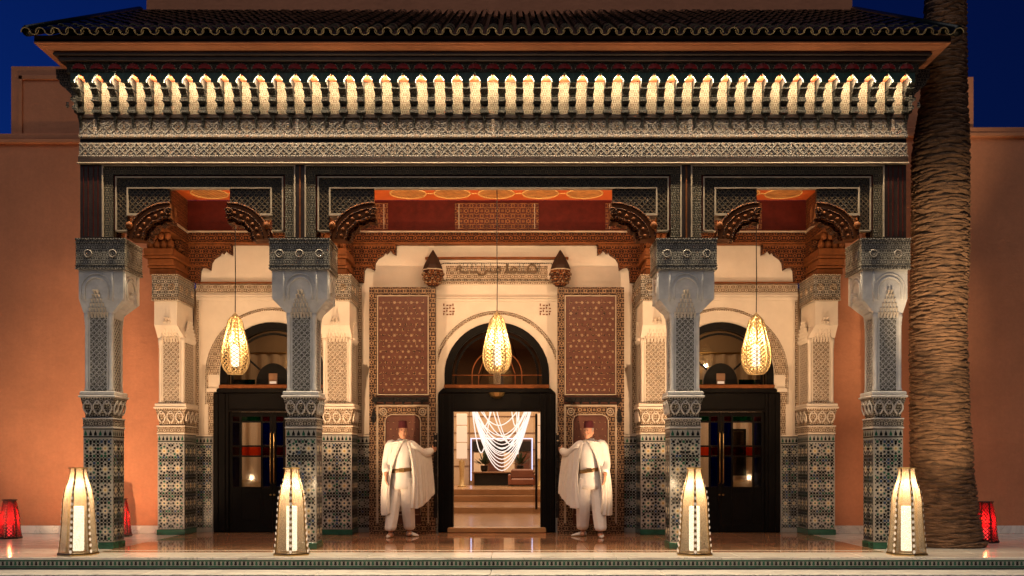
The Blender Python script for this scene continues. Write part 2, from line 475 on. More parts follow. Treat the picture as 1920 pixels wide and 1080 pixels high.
# ------------------------------------------------------------------ tile mosaic (zellij)
_star = {}
def star_mesh(mat_a, mat_b, r):
    key = (mat_a, mat_b, round(r, 4))
    if key in _star: return _star[key]
    b = MB(); n = 16
    out = [(r * (1 if j % 2 == 0 else 0.68) * math.cos(PI * j / 8 + PI / 8), r * (1 if j % 2 == 0 else 0.68) * math.sin(PI * j / 8 + PI / 8)) for j in range(n)]
    inn = [(x * 0.42, y * 0.42) for x, y in out]
    T = 0.004
    b.add([(x, y, 0) for x, y in out] + [(x, y, T) for x, y in out], [(j, (j + 1) % n, n + (j + 1) % n, n + j) for j in range(n)], mat_a)
    b.add([(x, y, T) for x, y in out] + [(x, y, T) for x, y in inn], [(j, (j + 1) % n, n + (j + 1) % n, n + j) for j in range(n)], mat_a)
    b.add([(x, y, T) for x, y in inn] + [(0, 0, T + 0.001)], [(j, (j + 1) % n, n) for j in range(n)], mat_b)
    me = bpy.data.meshes.new('star_tile')
    me.from_pydata(b.v, [], b.f)
    for nm in b.names: me.materials.append(MATS[nm])
    me.polygons.foreach_set('material_index', b.mi)
    _star[key] = me
    return me

def zellij(parent, O, U, V, w, h, cu=0.19, cv=0.255, dense=1.0, stars=True, rows=None):
    """star tiles one by one, the small kites and lozenges between them joined"""
    nu = max(1, round(w / cu)); nv = max(1, round(h / cv)); cu = w / nu; cv = h / nv
    Fm = frame(O, U, V)
    b = MB()
    rnd = random.Random(int(abs(O[0] * 991 + O[1] * 77 + h * 13)))
    def q(pts, mat, t=0.003):
        ps = [Fm @ Vector((x, y, t)) for x, y in pts if True]
        b.add(ps, [tuple(range(len(ps)))], mat)
    def kite(cx, cy, a, r0, r1, wd, mat):
        ca, sa = math.cos(a), math.sin(a)
        rm = r0 + (r1 - r0) * 0.55
        pts = [(cx + ca * r0, cy + sa * r0), (cx + ca * rm + sa * wd, cy + sa * rm - ca * wd), (cx + ca * r1, cy + sa * r1), (cx + ca * rm - sa * wd, cy + sa * rm + ca * wd)]
        if all(-0.001 <= x <= w + .001 and -0.001 <= y <= h + .001 for x, y in pts): q(pts, mat)
    rs = min(cu, cv) * 0.215
    for i in range(nu):
        for j in range(nv):
            cx, cy = (i + .5) * cu, (j + .5) * cv
            if stars:
                alt = rnd.random()
                me = star_mesh('tile_star', 'tile_amber' if alt < .6 else 'tile_green' if alt < .8 else 'tile_blue', rs)
                place(me, 'star_tile', parent, Fm @ Matrix.Translation((cx, cy, 0.001)))
            for k in range(8):
                kite(cx, cy, PI / 4 * k, rs * 1.02, rs * 1.95, rs * 0.47, 'tile_black' if rnd.random() < .8 else 'tile_green')
    pu = w / max(1, round(w / .047)); pv = h / max(1, round(h / .047))
    for i in range(int(round(w / pu)) + 1):
        for j in range(int(round(h / pv)) + 1):
            for (ox, oy, big) in ((0, 0, 1), (.5, .5, 0)):
                gx, gy = (i + ox) * pu, (j + oy) * pv
                dx = (gx / cu) % 1 - .5; dy = (gy / cv) % 1 - .5
                if math.hypot(dx * cu, dy * cv) < rs * 2.15: continue
                e = .0182 if big else .0125
                if not (e - .001 < gx < w - e + .001 and e - .001 < gy < h - e + .001): continue
                mt = 'tile_black' if rnd.random() < .74 else ('tile_green' if rnd.random() < .5 else 'tile_blue')
                if big: q([(gx - e * .55, gy - e), (gx + e * .55, gy - e), (gx + e, gy - e * .55), (gx + e, gy + e * .55), (gx + e * .55, gy + e), (gx - e * .55, gy + e), (gx - e, gy + e * .55), (gx - e, gy - e * .55)], mt)
                else: q([(gx, gy - e), (gx + e, gy), (gx, gy + e), (gx - e, gy)], mt)
    b.build('mosaic_tiles', parent, kind='stuff')

def merlons(parent, O, U, V, w, h, pitch=0.062):
    """border of little stepped merlons under the stucco"""
    Fm = frame(O, U, V); b = MB()
    n = max(2, round(w / pitch)); p = w / n
    def q(pts, mat, t=0.004): b.add([Fm @ Vector((x, y, t)) for x, y in pts], [tuple(range(len(pts)))], mat)
    q([(0, 0), (w, 0), (w, h * .13), (0, h * .13)], 'tile_black', .003)
    q([(0, h * .88), (w, h * .88), (w, h), (0, h)], 'tile_black', .003)
    for i in range(n):
        x = i * p
        q([(x + p * .22, h * .20), (x + p * .78, h * .20), (x + p * .78, h * .45), (x + p * .62, h * .62), (x + p * .5, h * .84), (x + p * .38, h * .62), (x + p * .22, h * .45)], 'tile_black' if i % 3 else 'tile_green')
    b.build('border_tiles', parent, kind='stuff')

def lattice(b, O, U, V, w, h, cell, mat, t=0.006, wd=0.009, dots=None):
    """raised lozenge lattice clipped to a rectangle"""
    Fm = frame(O, U, V)
    def strip(x0, y0, x1, y1):
        d = Vector((x1 - x0, y1 - y0)); L = d.length
        if L < 1e-4: return
        d /= L; nx, ny = -d.y * wd / 2, d.x * wd / 2
        P = [(x0 + nx, y0 + ny), (x1 + nx, y1 + ny), (x1 - nx, y1 - ny), (x0 - nx, y0 - ny)]
        b.add([Fm @ Vector((x, y, t * .2)) for x, y in P] + [Fm @ Vector((x, y, t)) for x, y in P], [(4, 5, 6, 7), (0, 1, 5, 4), (2, 3, 7, 6)], mat)
    n = int((w + h) / cell) + 2
    for i in range(-n, n):
        for sgn in (1, -1):
            # line y = sgn*(x - i*cell)  (+h when falling)
            xs = []
            x0 = i * cell
            if sgn > 0: a, c = max(0, x0), min(w, x0 + h); f = lambda x: x - x0
            else: a, c = max(0, x0), min(w, x0 + h); f = lambda x: h - (x - x0)
            if c - a > 1e-3: strip(a, f(a), c, f(c))
    if dots:
        y = 0.0; row = 0
        while y <= h + 1e-6:
            x = (cell / 2 if row % 2 else 0.0) + (0 if True else 0)
            while x <= w + 1e-6:
                r = cell * .13
                if r < x < w - r and r < y < h - r:
                    ps = [(x + r * math.cos(a), y + r * math.sin(a)) for a in [PI / 3 * k for k in range(6)]]
                    b.add([Fm @ Vector((px, py, t)) for px, py in ps], [tuple(range(6))], dots)
                x += cell
            y += cell / 2; row += 1

def ring(mbr, Fm, cx, cy, r, tr, mat, n=16, t=0.0):
    pts = [Fm @ Vector((cx + r * math.cos(2 * PI * k / n), cy + r * math.sin(2 * PI * k / n), t)) for k in range(n)]
    mbr.tube(pts, tr, mat, 5, closed=True)

# ------------------------------------------------------------------ ground, terrace, step
YW = 3.25            # wall with the doors
YF = 2.95            # terracotta facade either side
g = MB(); g.box(-60, 60, -60, 40, -0.72, -0.62, 'asphalt'); g.build('ground', kind='structure')
ter = MB(); ter.box(-14, 14, -1.06, 3.2, -0.62, -0.032, 'grout_dark')
terrace = ter.build('terrace_floor', kind='structure')
random.seed(3)
# front border of pale slabs, side slabs, brown polished slabs of the porch
xs = [-13.5 + 1.5 * i for i in range(19)]
for i in range(18):
    s = MB(); dz = random.uniform(-.001, .0)
    s.bbox(xs[i] + .002, xs[i + 1] - .002, -1.10, -0.42, -0.032, dz, 'marble_pale', .004)
    s.build('marble_slab', terrace)
for sx in (-1, 1):
    for i in range(5):
        for j in range(3):
            x0, x1 = 5.0 + 1.5 * i, 5.0 + 1.5 * (i + 1)
            y0, y1 = -0.42 + 1.19 * j, -0.42 + 1.19 * (j + 1)
            if sx < 0: x0, x1 = -x1, -x0
            s = MB(); s.bbox(x0 + .002, x1 - .002, y0 + .002, y1 - .002, -0.032, random.uniform(-.001, 0), 'marble_pale', .003)
            s.build('marble_slab', terrace)
for j, (y0, y1, mt) in enumerate([(-.42, -.22, 'marble_brown'), (-.22, -.13, 'marble_pale'), (-.13, 1.0, 'marble_brown'), (1.0, 2.1, 'marble_brown'), (2.1, 3.2, 'marble_brown')]):
    for i in range(8):
        x0, x1 = -5.0 + 1.25 * i, -5.0 + 1.25 * (i + 1)
        s = MB(); s.bbox(x0 + .0015, x1 - .0015, y0 + .0015, y1 - .0015, -0.032, random.uniform(-.0006, 0), mt, .002)
        s.build('marble_slab', terrace)

step = thing('terrace_step', None, None, (0, -1.1, -0.62), kind='structure')
del step['label']
b = MB(); b.box(-14, 14, -1.075, -1.0, -0.19, -0.034, 'tile_white'); b.build('riser', step)
b = MB()
def rq(x0, x1, z0, z1, mat, y=-1.079): b.box(x0, x1, y, -1.074, z0, z1, mat)
rq(-14, 14, -.050, -.034, 'tile_green'); rq(-14, 14, -.128, -.105, 'tile_green'); rq(-14, 14, -.146, -.131, 'tile_black')
n = 440
for i in range(n):
    x = -11 + 22 * i / n
    b.add([(x + .006, -1.078, -.054), (x + .044, -1.078, -.054), (x + .034, -1.078, -.068), (x + .044, -1.078, -.086), (x + .034, -1.078, -.1), (x + .016, -1.078, -.1), (x + .006, -1.078, -.086), (x + .016, -1.078, -.068)], [tuple(range(8))], 'tile_green' if i % 2 else 'tile_black')
b.build('riser_tiles', step, kind='stuff')
for i in range(14):
    s = MB(); s.bbox(-14 + 2 * i + .002, -12 + 2 * i - .002, -1.62, -1.078, -.19, -.148 + random.uniform(-.001, 0), 'marble_white', .008); s.build('step_slab', step)
b = MB(); b.box(-14, 14, -1.58, -1.078, -.62, -.192, 'marble_pale'); b.build('step_base', step)

# ------------------------------------------------------------------ facade walls
def facade(m, label, raised):
    t = thing('terracotta_wall', label, 'wall', (m * 8.5, YF, 0), 'terracotta facade walls')
    zt = Z(258, YF) if m > 0 else Z(270, YF)
    b = MB(m); b.box(5.32, 14, YF, YF + .6, -.03, zt, 'terracotta'); b.build('wall_face', t)
    b = MB(m); b.bbox(5.2, 14, YF - .06, YF + .62, zt, zt + .07, 'terracotta_trim', .012); b.bbox(5.2, 14, YF - .03, YF + .62, zt + .072, zt + .16, 'terracotta', .01); b.build('coping', t)
    b = MB(m); b.bbox(5.36, 14, YF - .025, YF - .001, -.0, .13, 'marble_white', .006); b.build('skirting', t)
    if m < 0:   # raised corner block with its recessed panel
        xa, zc = -X(18, YF), Z(122, YF)
        z0 = zt + .162
        b = MB(m)
        b.box(5.0, xa, YF + .05, YF + .6, z0, zc, 'terracotta')
        b.build('raised_block', t)
        b = MB(m); xp = -X(40, YF)
        b.bbox(xp - .0, xp + .055, YF + .02, YF + .049, z0, Z(140, YF), 'terracotta_trim', .008)
        b.bbox(5.0, xp + .055, YF + .02, YF + .049, Z(148, YF), Z(140, YF), 'terracotta_trim', .008)
        b.build('panel_border', t)
    else:
        xa, zc = X(1828, YF), Z(142, YF); z0 = zt + .162
        b = MB(m); b.box(5.0, xa, YF + .05, YF + .6, z0, zc, 'terracotta'); b.build('raised_block', t)
    return t
facade(-1, 'terracotta wall with raised panelled corner beside the green tiled roof', 1)
facade(1, 'terracotta wall standing behind the tall palm trunk', 1)
t = thing('terracotta_parapet', 'reddish upper wall rising behind the tiled roof', 'wall', (0, YW + .1, 6))
b = MB(); b.box(-5.78, 5.86, YW + .1, YW + .9, 6.0, 10.0, 'terracotta'); b.build('wall_face', t)

# ------------------------------------------------------------------ columns
ZC = dict(base=.085, tile=1.47, mer=1.589, band=1.728, cap=1.994, ledge=2.078, shaft=3.113, taper=3.288, up=3.672, block=4.078)

def muq(mb, O, U, V, w, h, rows, mat, d0, d1, mat2=None):
    """stalactite hood: rows of small prisms, each row narrower and further out"""
    Fm = frame(O, U, V)
    n0 = rows + 1
    cw = w / n0
    for r in range(rows):
        n = n0 - r
        z0, z1 = h * r / rows, h * (r + 1.25) / rows
        dep = d0 + (d1 - d0) * r / max(1, rows - 1)
        for i in range(n):
            x0 = (w - n * cw) / 2 + i * cw + cw * .08; x1 = x0 + cw * .84; xm = (x0 + x1) / 2
            P = [(x0, z0, 0), (xm, z0, dep * .55), (x1, z0, 0), (x0, z1, 0), (x0 + cw * .12, z1, dep), (xm, z1 - h * .1 / rows, dep * 1.25), (x1 - cw * .12, z1, dep), (x1, z1, 0)]
            pv = [Fm @ Vector((a, bb, c)) for a, bb, c in P]
            mb.add(pv, [(0, 1, 4, 3), (1, 5, 4), (1, 6, 5), (1, 2, 7, 6), (3, 4, 5, 6, 7), (0, 2, 1)], mat)

def column(m, label, x0, x1, y0, dep, bx0, bx1, by0, by1, group, faces, front=True, dens=True):
    """x given for the side of the porch with negative X; m = 1 keeps it, -1 mirrors it"""
    cx = (x0 + x1) / 2
    t = thing('porch_column' if front else 'porch_pilaster', label, 'column' if front else 'pilaster', (m * cx, y0 + dep / 2, 0), group)
    y1 = y0 + dep
    z = ZC
    def B(): return MB(m)
    b = B(); b.bbox(x0 - .012, x1 + .012, y0 - .012, y1 + (.012 if front else 0), 0, z['base'], 'tile_green', .006); b.build('base_course', t)
    b = B(); b.bbox(x0, x1, y0, y1, z['base'], z['mer'], 'tile_white', .01); b.build('tiled_shaft', t)
    # visible faces: 'f' front, 'i' inner side (towards the porch axis), 'o' outer side
    def face(k, xa, xb, ya, yb, z0):
        """origin and axes of a face of the box xa..xb, ya..yb (in the unmirrored side)"""
        if k == 'f':
            return ((xa, ya, z0), (1, 0, 0), xb - xa) if m > 0 else ((-xb, ya, z0), (1, 0, 0), xb - xa)
        if (k == 'i') == (m > 0):   # faces +X
            xx = xb if m > 0 else -xa
            return (xx, ya, z0), (0, 1, 0), yb - ya
        xx = xa if m > 0 else -xb
        return (xx, yb, z0), (0, -1, 0), yb - ya
    for k in faces:
        O, U, w = face(k, x0, x1, y0, y1, z['base'] + .004)
        zellij(t, O, U, (0, 0, 1), w, z['tile'] - z['base'] - .012)
        O, U, w = face(k, x0, x1, y0, y1, z['tile'])
        merlons(t, O, U, (0, 0, 1), w, z['mer'] - z['tile'])
    yb = .012 if front else -.0
    carved = 'carved_stucco' if front else 'carved_cream'
    plain = 'stucco' if front else 'plaster'
    b = B(); b.bbox(x0 - .012, x1 + .012, y0 - .012, y1 + yb, z['mer'], z['mer'] + .022, plain, .005)
    b.bbox(x0 - .004, x1 + .004, y0 - .004, y1 + yb * .5, z['mer'] + .0222, z['band'] - .02, carved, .003)
    b.bbox(x0 - .014, x1 + .014, y0 - .014, y1 + yb, z['band'] - .0198, z['band'], plain, .005); b.build('carved_band', t)
    # flared capital with acanthus scrolls
    def sq(e, zz): return [(x0 - e, y0 - e, zz), (x1 + e, y0 - e, zz), (x1 + e, y1 + (e if front else 0), zz), (x0 - e, y1 + (e if front else 0), zz)]
    b = B(); b.rings([sq(-.02, z['band'] + .0002), sq(-.012, z['band'] + .10), sq(.018, z['cap'] - .05), sq(.03, z['cap'])], carved); cap = b.build('capital', t)
    for k in faces:
        O, U, w = face(k, x0, x1, y0, y1, z['band'])
        Fm = frame(O, U, (0, 0, 1)); b = MB()
        for q in range(3):
            u = w * (q + .5) / 3
            for sgn in (-1, 1):
                pts = [Fm @ Vector((u + sgn * (.012 + .045 * math.sin(a)), .05 + .055 * a, -.002 + .010 * a + .006)) for a in [i * .42 for i in range(8)]]
                b.tube(pts, [.012, .013, .013, .012, .011, .010, .009, .006], plain, 5)
            ring(b, Fm, u, .205, .022, .008, plain, 8, .036)
        b.build('leaf_scroll', cap, smooth=True, kind='stuff')
    b = B(); b.bbox(x0 - .05, x1 + .05, y0 - .05, y1 + (.05 if front else 0), z['cap'] + .0002, z['cap'] + .03, plain, .012)
    b.bbox(x0 - .035, x1 + .035, y0 - .035, y1 + (.035 if front else 0), z['cap'] + .0302, z['ledge'], plain, .012); b.build('ledge', t)
    # shaft: inset core, corner colonnettes, carved panel under a stalactite hood
    c = .028
    b = B(); b.box(x0 + c, x1 - c, y0 + c, y1 - (c if front else 0), z['ledge'] + .0002, z['shaft'], plain); b.build('shaft_core', t)
    corners = [(x0 + .036, y0 + .036), (x1 - .036, y0 + .036)] + ([(x0 + .036, y1 - .036), (x1 - .036, y1 - .036)] if front else [])
    for (qx, qy) in corners:
        b = B()
        b.lathe([(.036, z['ledge'] + .0003), (.036, z['ledge'] + .03), (.028, z['ledge'] + .05), (.028, z['shaft'] - .16), (.034, z['shaft'] - .15), (.030, z['shaft'] - .13), (.036, z['shaft'] - .11), (.036, z['shaft'] - .075), (.040, z['shaft'] - .07), (.040, z['shaft'])], qx, qy, plain, 12)
        b.build('colonnette', t, smooth=True)
    for k in faces:
        if k == 'o' and not front: continue
        O, U, w = face(k, x0 + c, x1 - c, y0 + c, y1 - c, z['ledge'] + .004)
        N = Vector(U).cross(Vector((0, 0, 1)))
        Fm = frame(O, U, (0, 0, 1))
        pw = w - .11; px0 = .055; ph = z['shaft'] - z['ledge'] - .02
        b = MB()
        def lb(u0, u1, v0, v1, d0, d1, mat):
            vs = [Fm @ Vector(p) for p in [(u0, v0, d0), (u1, v0, d0), (u1, v1, d0), (u0, v1, d0), (u0, v0, d1), (u1, v0, d1), (u1, v1, d1), (u0, v1, d1)]]
            b.add(vs, [(0, 3, 2, 1), (4, 5, 6, 7), (0, 1, 5, 4), (1, 2, 6, 5), (2, 3, 7, 6), (3, 0, 4, 7)], mat)
        lb(px0, px0 + pw, 0.0, ph, .0004, .008, 'carved_dark' if (front and k == 'f') else ('carved_stucco' if front else 'carved_cream'))
        lb(px0 - .014, px0 - .0005, 0, ph, .0004, .016, plain); lb(px0 + pw + .0005, px0 + pw + .014, 0, ph, .0004, .016, plain)
        pn = b.build('carved_panel', t)
        b = MB()
        lattice(b, tuple(Fm @ Vector((px0, .01, .008))), U, (0, 0, 1), pw, ph - .02, .075, plain if front else 'plaster', .005, .006, plain)
        b.build('panel_tracery', pn, kind='stuff')
        b = MB()
        O2 = tuple(Fm @ Vector((px0 - .035, ph - .05, .0)))
        muq(b, O2, U, (0, 0, 1), pw + .07, .34, 6, 'plaster', .05, (.13 if k == 'f' else .225) if front else (.25 if k == 'f' else .05))
        b.build('stalactite_hood', t, kind='stuff')
    # corbelled head: widens to the block above
    bi = .028
    X0, X1, Y0_, Y1_ = bx0 + bi, bx1 - bi, by0 + bi, by1 - (bi if front else 0)
    b = B()
    b.rings([[(x0, y0, z['shaft'] + .0003), (x1, y0, z['shaft'] + .0003), (x1, y1, z['shaft'] + .0003), (x0, y1, z['shaft'] + .0003)],
             [(X0, Y0_, z['taper']), (X1, Y0_, z['taper']), (X1, Y1_, z['taper']), (X0, Y1_, z['taper'])],
             [(X0, Y0_, z['up']), (X1, Y0_, z['up']), (X1, Y1_, z['up']), (X0, Y1_, z['up'])]], plain)
    b.build('column_head', t)
    # raised arch moulding and side strips on the head
    if front:
        for k in faces:
            O, U, w = face(k, X0, X1, Y0_, Y1_, z['taper'] - .01)
            Fm = frame(O, U, (0, 0, 1)); b = MB(); h = z['up'] - z['taper'] - .02
            shaft_c = ((x0 + x1) / 2 - X0) if k == 'f' else ((y0 + y1) / 2 - Y0_)
            if k == 'f' and m < 0: shaft_c = w - shaft_c
            if k != 'f' and tuple(U)[1] < 0: shaft_c = w - shaft_c
            r = .155
            for rr, tr in ((r, .017), (r + .045, .011)):
                pts = [(shaft_c - rr, .0)] + [(shaft_c - rr, .1)] + [(shaft_c + rr * math.cos(a) * (1 if True else 1), .13 + rr * 1.05 * math.sin(a)) for a in [PI - PI * i / 12 for i in range(13)]] + [(shaft_c + rr, .1), (shaft_c + rr, 0)]
                pts = [(max(.012, min(w - .012, u)), v) for u, v in pts]
                b.tube([Fm @ Vector((u, v, .004)) for u, v in pts], tr, plain, 6)
            for u in (shaft_c - r - .06, shaft_c + r + .06):
                if .02 < u < w - .02: b.tube([Fm @ Vector((u, -.02, .003)), Fm @ Vector((u, h, .003))], .015, plain, 6)
            b.build('arch_moulding', t, smooth=True, kind='stuff')
    # carved block under the beam
    b = B(); b.box(bx0, bx1, by0, by1, z['up'] + .0003, z['block'], 'carved_dark' if front else 'carved_stucco'); blk = b.build('carved_block', t)
    b = B()
    for (za, zb) in ((z['up'] + .001, z['up'] + .022), (z['up'] + .045, z['up'] + .055), (z['block'] - .022, z['block'] - .001), (z['block'] - .06, z['block'] - .05)):
        b.box(bx0 - .008, bx1 + .008, by0 - .008, by1 + (.008 if front else 0), za, zb, 'carved_stucco' if front else 'carved_cream')
    b.build('block_fillet', blk, kind='stuff')
    for k in faces:
        O, U, w = face(k, bx0, bx1, by0, by1, z['up'])
        Fm = frame(O, U, (0, 0, 1))
        nr = max(1, round(w / .27))
        for i in range(nr):
            b = MB(); u = w * (i + .5) / nr; v = (z['block'] - z['up']) * .5
            ring(b, Fm, u, v, .046, .013, 'carved_cream' if not front else 'frieze_line', 14, .002)
            ring(b, Fm, u, v, .018, .008, 'carved_cream' if not front else 'frieze_line', 8, .004)
            b.build('rosette', blk, smooth=True)
    return t

GC = 'columns along the porch front'
GP = 'pilasters against the porch wall'
for m, side in ((1, 'a'), (-1, 'b')):
    column(m, 'corner column of the porch, standing beside the palm trunk' if m < 0 else 'corner column of the porch at the end far from the palm',
           -5.398, -5.012, 0.06, .386, -5.465, -4.823, -.02, .60, GC, 'fi')
    column(m, 'inner column between the arched central doorway and the bay nearest the palm' if m < 0 else 'inner column between the central doorway and the bay farthest from the palm',
           -2.73, -2.33, 0.06, .40, -2.93, -2.145, -.02, .60, GC, 'fi')
    column(m, 'cream end pilaster against the porch wall, nearest the palm trunk' if m < 0 else 'cream end pilaster against the porch wall, farthest from the palm trunk',
           -5.345, -4.925, 2.65, YW - 2.65, -5.365, -4.955, 2.45, YW, GP, 'fi', front=False)
    column(m, 'cream inner pilaster beside the studded door leaf on the palm side' if m < 0 else 'cream inner pilaster beside the studded door leaf away from the palm',
           -2.75, -2.28, 2.65, YW - 2.65, -2.79, -2.26, 2.45, YW, GP, 'fi', front=False)
# ------------------------------------------------------------------ carved frieze under the eave
fr = thing('carved_frieze', 'long carved frieze of lit arched niches above the porch', 'frieze', (0, 0, 5.1))
HW = 5.46
NP, PITCH = 47, 0.2312
def P_(poly): return poly
# flat back behind the niches, planks below
b = MB(); b.box(-HW, HW, .06, .45, 5.68, 6.62, 'carved_niche'); b.build('niche_wall', fr)
b = MB(); b.bbox(-HW - .005, HW + .005, .035, .40, 5.67, 5.722, 'dark_wood', .008); b.build('rail', fr)
cuts1 = [-HW, -5.24, -2.58, 0.0, 2.60, 5.26, HW]
for i in range(6):
    b = MB(); b.bbox(cuts1[i] + .004, cuts1[i + 1] - .004, .065, .40, 5.462, 5.668, 'carved_frieze', .004); pp = b.build('upper_panel', fr)
    b = MB(); w_ = cuts1[i + 1] - cuts1[i] - .03; lattice(b, (cuts1[i] + .015, .065, 5.475), (1, 0, 0), (0, 0, 1), w_, .18, .18, 'frieze_line', .007, .012); lattice(b, (cuts1[i] + .015, .065, 5.475), (1, 0, 0), (0, 0, 1), w_, .18, .09, 'frieze_line', .005, .006, 'frieze_flower'); b.build('chevron_tracery', pp, kind='stuff')
for x in cuts1[1:-1]:
    b = MB(); b.bbox(x - .022, x + .022, .045, .064, 5.455, 5.668, 'carved_frieze', .005); b.build('joint_strip', fr)
b = MB(); b.bbox(-HW, HW, .045, .40, 5.415, 5.46, 'carved_frieze', .008); b.build('ledge', fr)
b = MB(); b.bbox(-HW, HW, .10, .40, 5.355, 5.413, 'dark_wood', .003); b.build('ledge_shade_strip', fr)  # dark strip standing in for the shade under the ledge
cuts2 = [-HW, -3.90, -1.29, 1.33, 3.92, HW]
for i in range(5):
    b = MB(); b.bbox(cuts2[i] + .004, cuts2[i + 1] - .004, .060, .40, 5.188, 5.353, 'carved_frieze', .004); pp = b.build('lower_panel', fr)
    b = MB(); w_ = cuts2[i + 1] - cuts2[i] - .03; lattice(b, (cuts2[i] + .015, .060, 5.196), (1, 0, 0), (0, 0, 1), w_, .15, .15, 'frieze_line', .007, .012); lattice(b, (cuts2[i] + .015, .060, 5.196), (1, 0, 0), (0, 0, 1), w_, .15, .075, 'frieze_line', .005, .006, 'frieze_flower'); b.build('chevron_tracery', pp, kind='stuff')
for x in cuts2[1:-1]:
    b = MB(); b.bbox(x - .012, x + .012, .045, .059, 5.188, 5.353, 'carved_frieze', .004); b.build('joint_strip', fr)
b = MB(); b.bbox(-HW, HW, .045, .40, 5.168, 5.186, 'carved_frieze', .005); b.build('fillet', fr)
b = MB(); b.bbox(-HW, HW, .04, .40, 5.085, 5.166, 'dark_wood', .006); b.build('lower_beam', fr)
b = MB(); b.bbox(-HW - .006, HW + .006, .018, .40, 5.068, 5.0835, 'gilt_line', .004); b.build('beam_line', fr)
# brackets leaning out, dark spikes at their feet shaped as their cast shadows
prof = [(.06, 5.723), (.052, 5.735), (-.01, 5.77), (-.012, 5.80), (.02, 5.83), (.018, 5.86), (-.035, 5.90), (-.04, 5.93), (-.012, 5.95), (-.03, 5.99), (-.075, 6.03), (-.10, 6.05), (-.095, 6.075), (-.16, 6.10), (-.20, 6.14), (-.21, 6.20), (-.25, 6.22), (-.26, 6.36), (.06, 6.36)]
fz = lambda z: 5.72 + (z - 5.72) * .875
prof = [(y, fz(z)) for y, z in prof]
b = MB(); w = .043
b.prism(prof, 'x', -w, w, 'bracket_shade_paint')
for z0, z1, e in ((5.885, 5.905, .008), (6.04, 6.055, .008), (5.725, 5.765, .012)):
    z0, z1 = fz(z0), fz(z1)
    yy = min(p[0] for p in prof if abs(p[1] - z0) < .04) - .006
    b.box(-w - e, w + e, yy, .058, z0, z1, 'bracket_shade_paint')
b.rings([[(-.030, .02, 5.72), (.030, .02, 5.72), (.030, .064, 5.72), (-.030, .064, 5.72)], [(-.020, .025, 5.66), (.020, .025, 5.66), (.020, .064, 5.66), (-.020, .064, 5.66)], [(-.003, .045, 5.545), (.003, .045, 5.545), (.003, .064, 5.545), (-.003, .064, 5.545)]], 'bracket_shade_paint')
src = b.build('bracket', fr)
src.location = Vector((-NP / 2 * PITCH, 0, 0)) - Vector((0, 0, 5.1))
for v in src.data.vertices: v.co.z += 5.1
for i in range(1, NP + 1):
    c = src.copy(); COL.objects.link(c); c.parent = fr; c.location = (( i - NP / 2) * PITCH, 0, -5.1)
# arch plates between the brackets, red shells above, lamps behind
hw = PITCH / 2 - .001; ow = PITCH / 2 - .046
FZ = fz
arch = [(-ow, 6.08), (-ow * .98, 6.115), (-ow * .72, 6.135), (-ow * .70, 6.15), (-ow * .38, 6.165), (-ow * .34, 6.18), (0, 6.215)]
poly = [(-hw, 6.36), (-hw, 6.08)] + arch + [(-x, z) for x, z in arch[-2::-1]] + [(hw, 6.08), (hw, 6.36)]
b = MB(); b.prism([(x, FZ(z)) for x, z in poly], 'y', -.245, -.215, 'teal_paint')
pl = b.build('arch_plate', fr)
b = MB(); b.box(-hw + .036, hw - .036, -.213, .058, 6.15, 6.17, 'niche_red'); b.prism([(-.02, 6.1495), (.02, 6.1495), (.0, 6.115)], 'y', -.212, -.19, 'niche_red'); so = b.build('niche_soffit', fr)
b = MB()
n = 9
rim = [(.088 * math.cos(PI * k / n), .078 * math.sin(PI * k / n)) for k in range(n + 1)]
vs = [(0, -.30, 6.19)]; fs = []
for k in range(n + 1):
    rr = 1.0 if k % 2 == 0 else .9
    vs.append((rim[k][0] * rr, -.262 if k % 2 == 0 else -.275, 6.192 + rim[k][1] * rr))
for k in range(n): fs.append((0, k + 1, k + 2))
b.add(vs, fs, 'shell_red')
b.tube([(x * 1.06, -.255, 6.192 + z * 1.08) for x, z in rim], .007, 'carved_stucco', 5)
b.box(-.088, .088, -.27, -.247, 6.166, 6.186, 'painted_dark')
sh = b.build('red_shell', fr)
spd = bpy.data.lights.new('niche_light', 'SPOT')
spd.energy = 31.0; spd.spot_size = R(104); spd.spot_blend = 1.0; spd.color = (1.0, 0.79, 0.50); spd.shadow_soft_size = 0.014
npd = bpy.data.lights.new('niche_glow', 'POINT'); npd.energy = 2.8; npd.color = (1.0, .80, .52); npd.shadow_soft_size = .014
for i in range(NP):
    x = (i - NP // 2) * PITCH
    for o, nm in ((pl, 'arch_plate'), (so, 'niche_soffit'), (sh, 'red_shell')):
        if i == 0:
            for v in o.data.vertices: v.co.z += 5.1
            q = o
        else:
            q = o.copy(); COL.objects.link(q); q.parent = fr
        q.location = (x, 0, -5.1)
    lamp('niche_light', 'SPOT', (x, -.175, 6.105), 0, None, data=spd).rotation_euler = (R(-22), 0, 0)
    lamp('niche_glow', 'POINT', (x, -.135, 6.06), 0, None, data=npd)
b = MB(); b.bbox(-HW - .1, HW + .1, -.30, .45, 6.284, 6.345, 'dark_wood', .01); b.bbox(-HW - .16, HW + .16, -.33, .45, 6.3452, 6.388, 'dark_wood', .01); b.build('head_board', fr)
# end brackets turned outwards
for m in (1, -1):
    b = MB(m)
    pr = [(HW - .0 + (.06 - y) * .85 - .02, z) for y, z in prof[:-1]] + [(HW - .02, 6.28)]
    b.prism(pr, 'y', -.05, .02, 'painted_dark'); b.build('end_bracket', fr)
    b = MB(m); b.lathe([(.005, 5.79), (.02, 5.80), (.024, 5.82), (.012, 5.84), (.02, 5.86)], HW + .12, .0, 'carved_stucco', 8); b.build('end_pendant', fr, smooth=True)

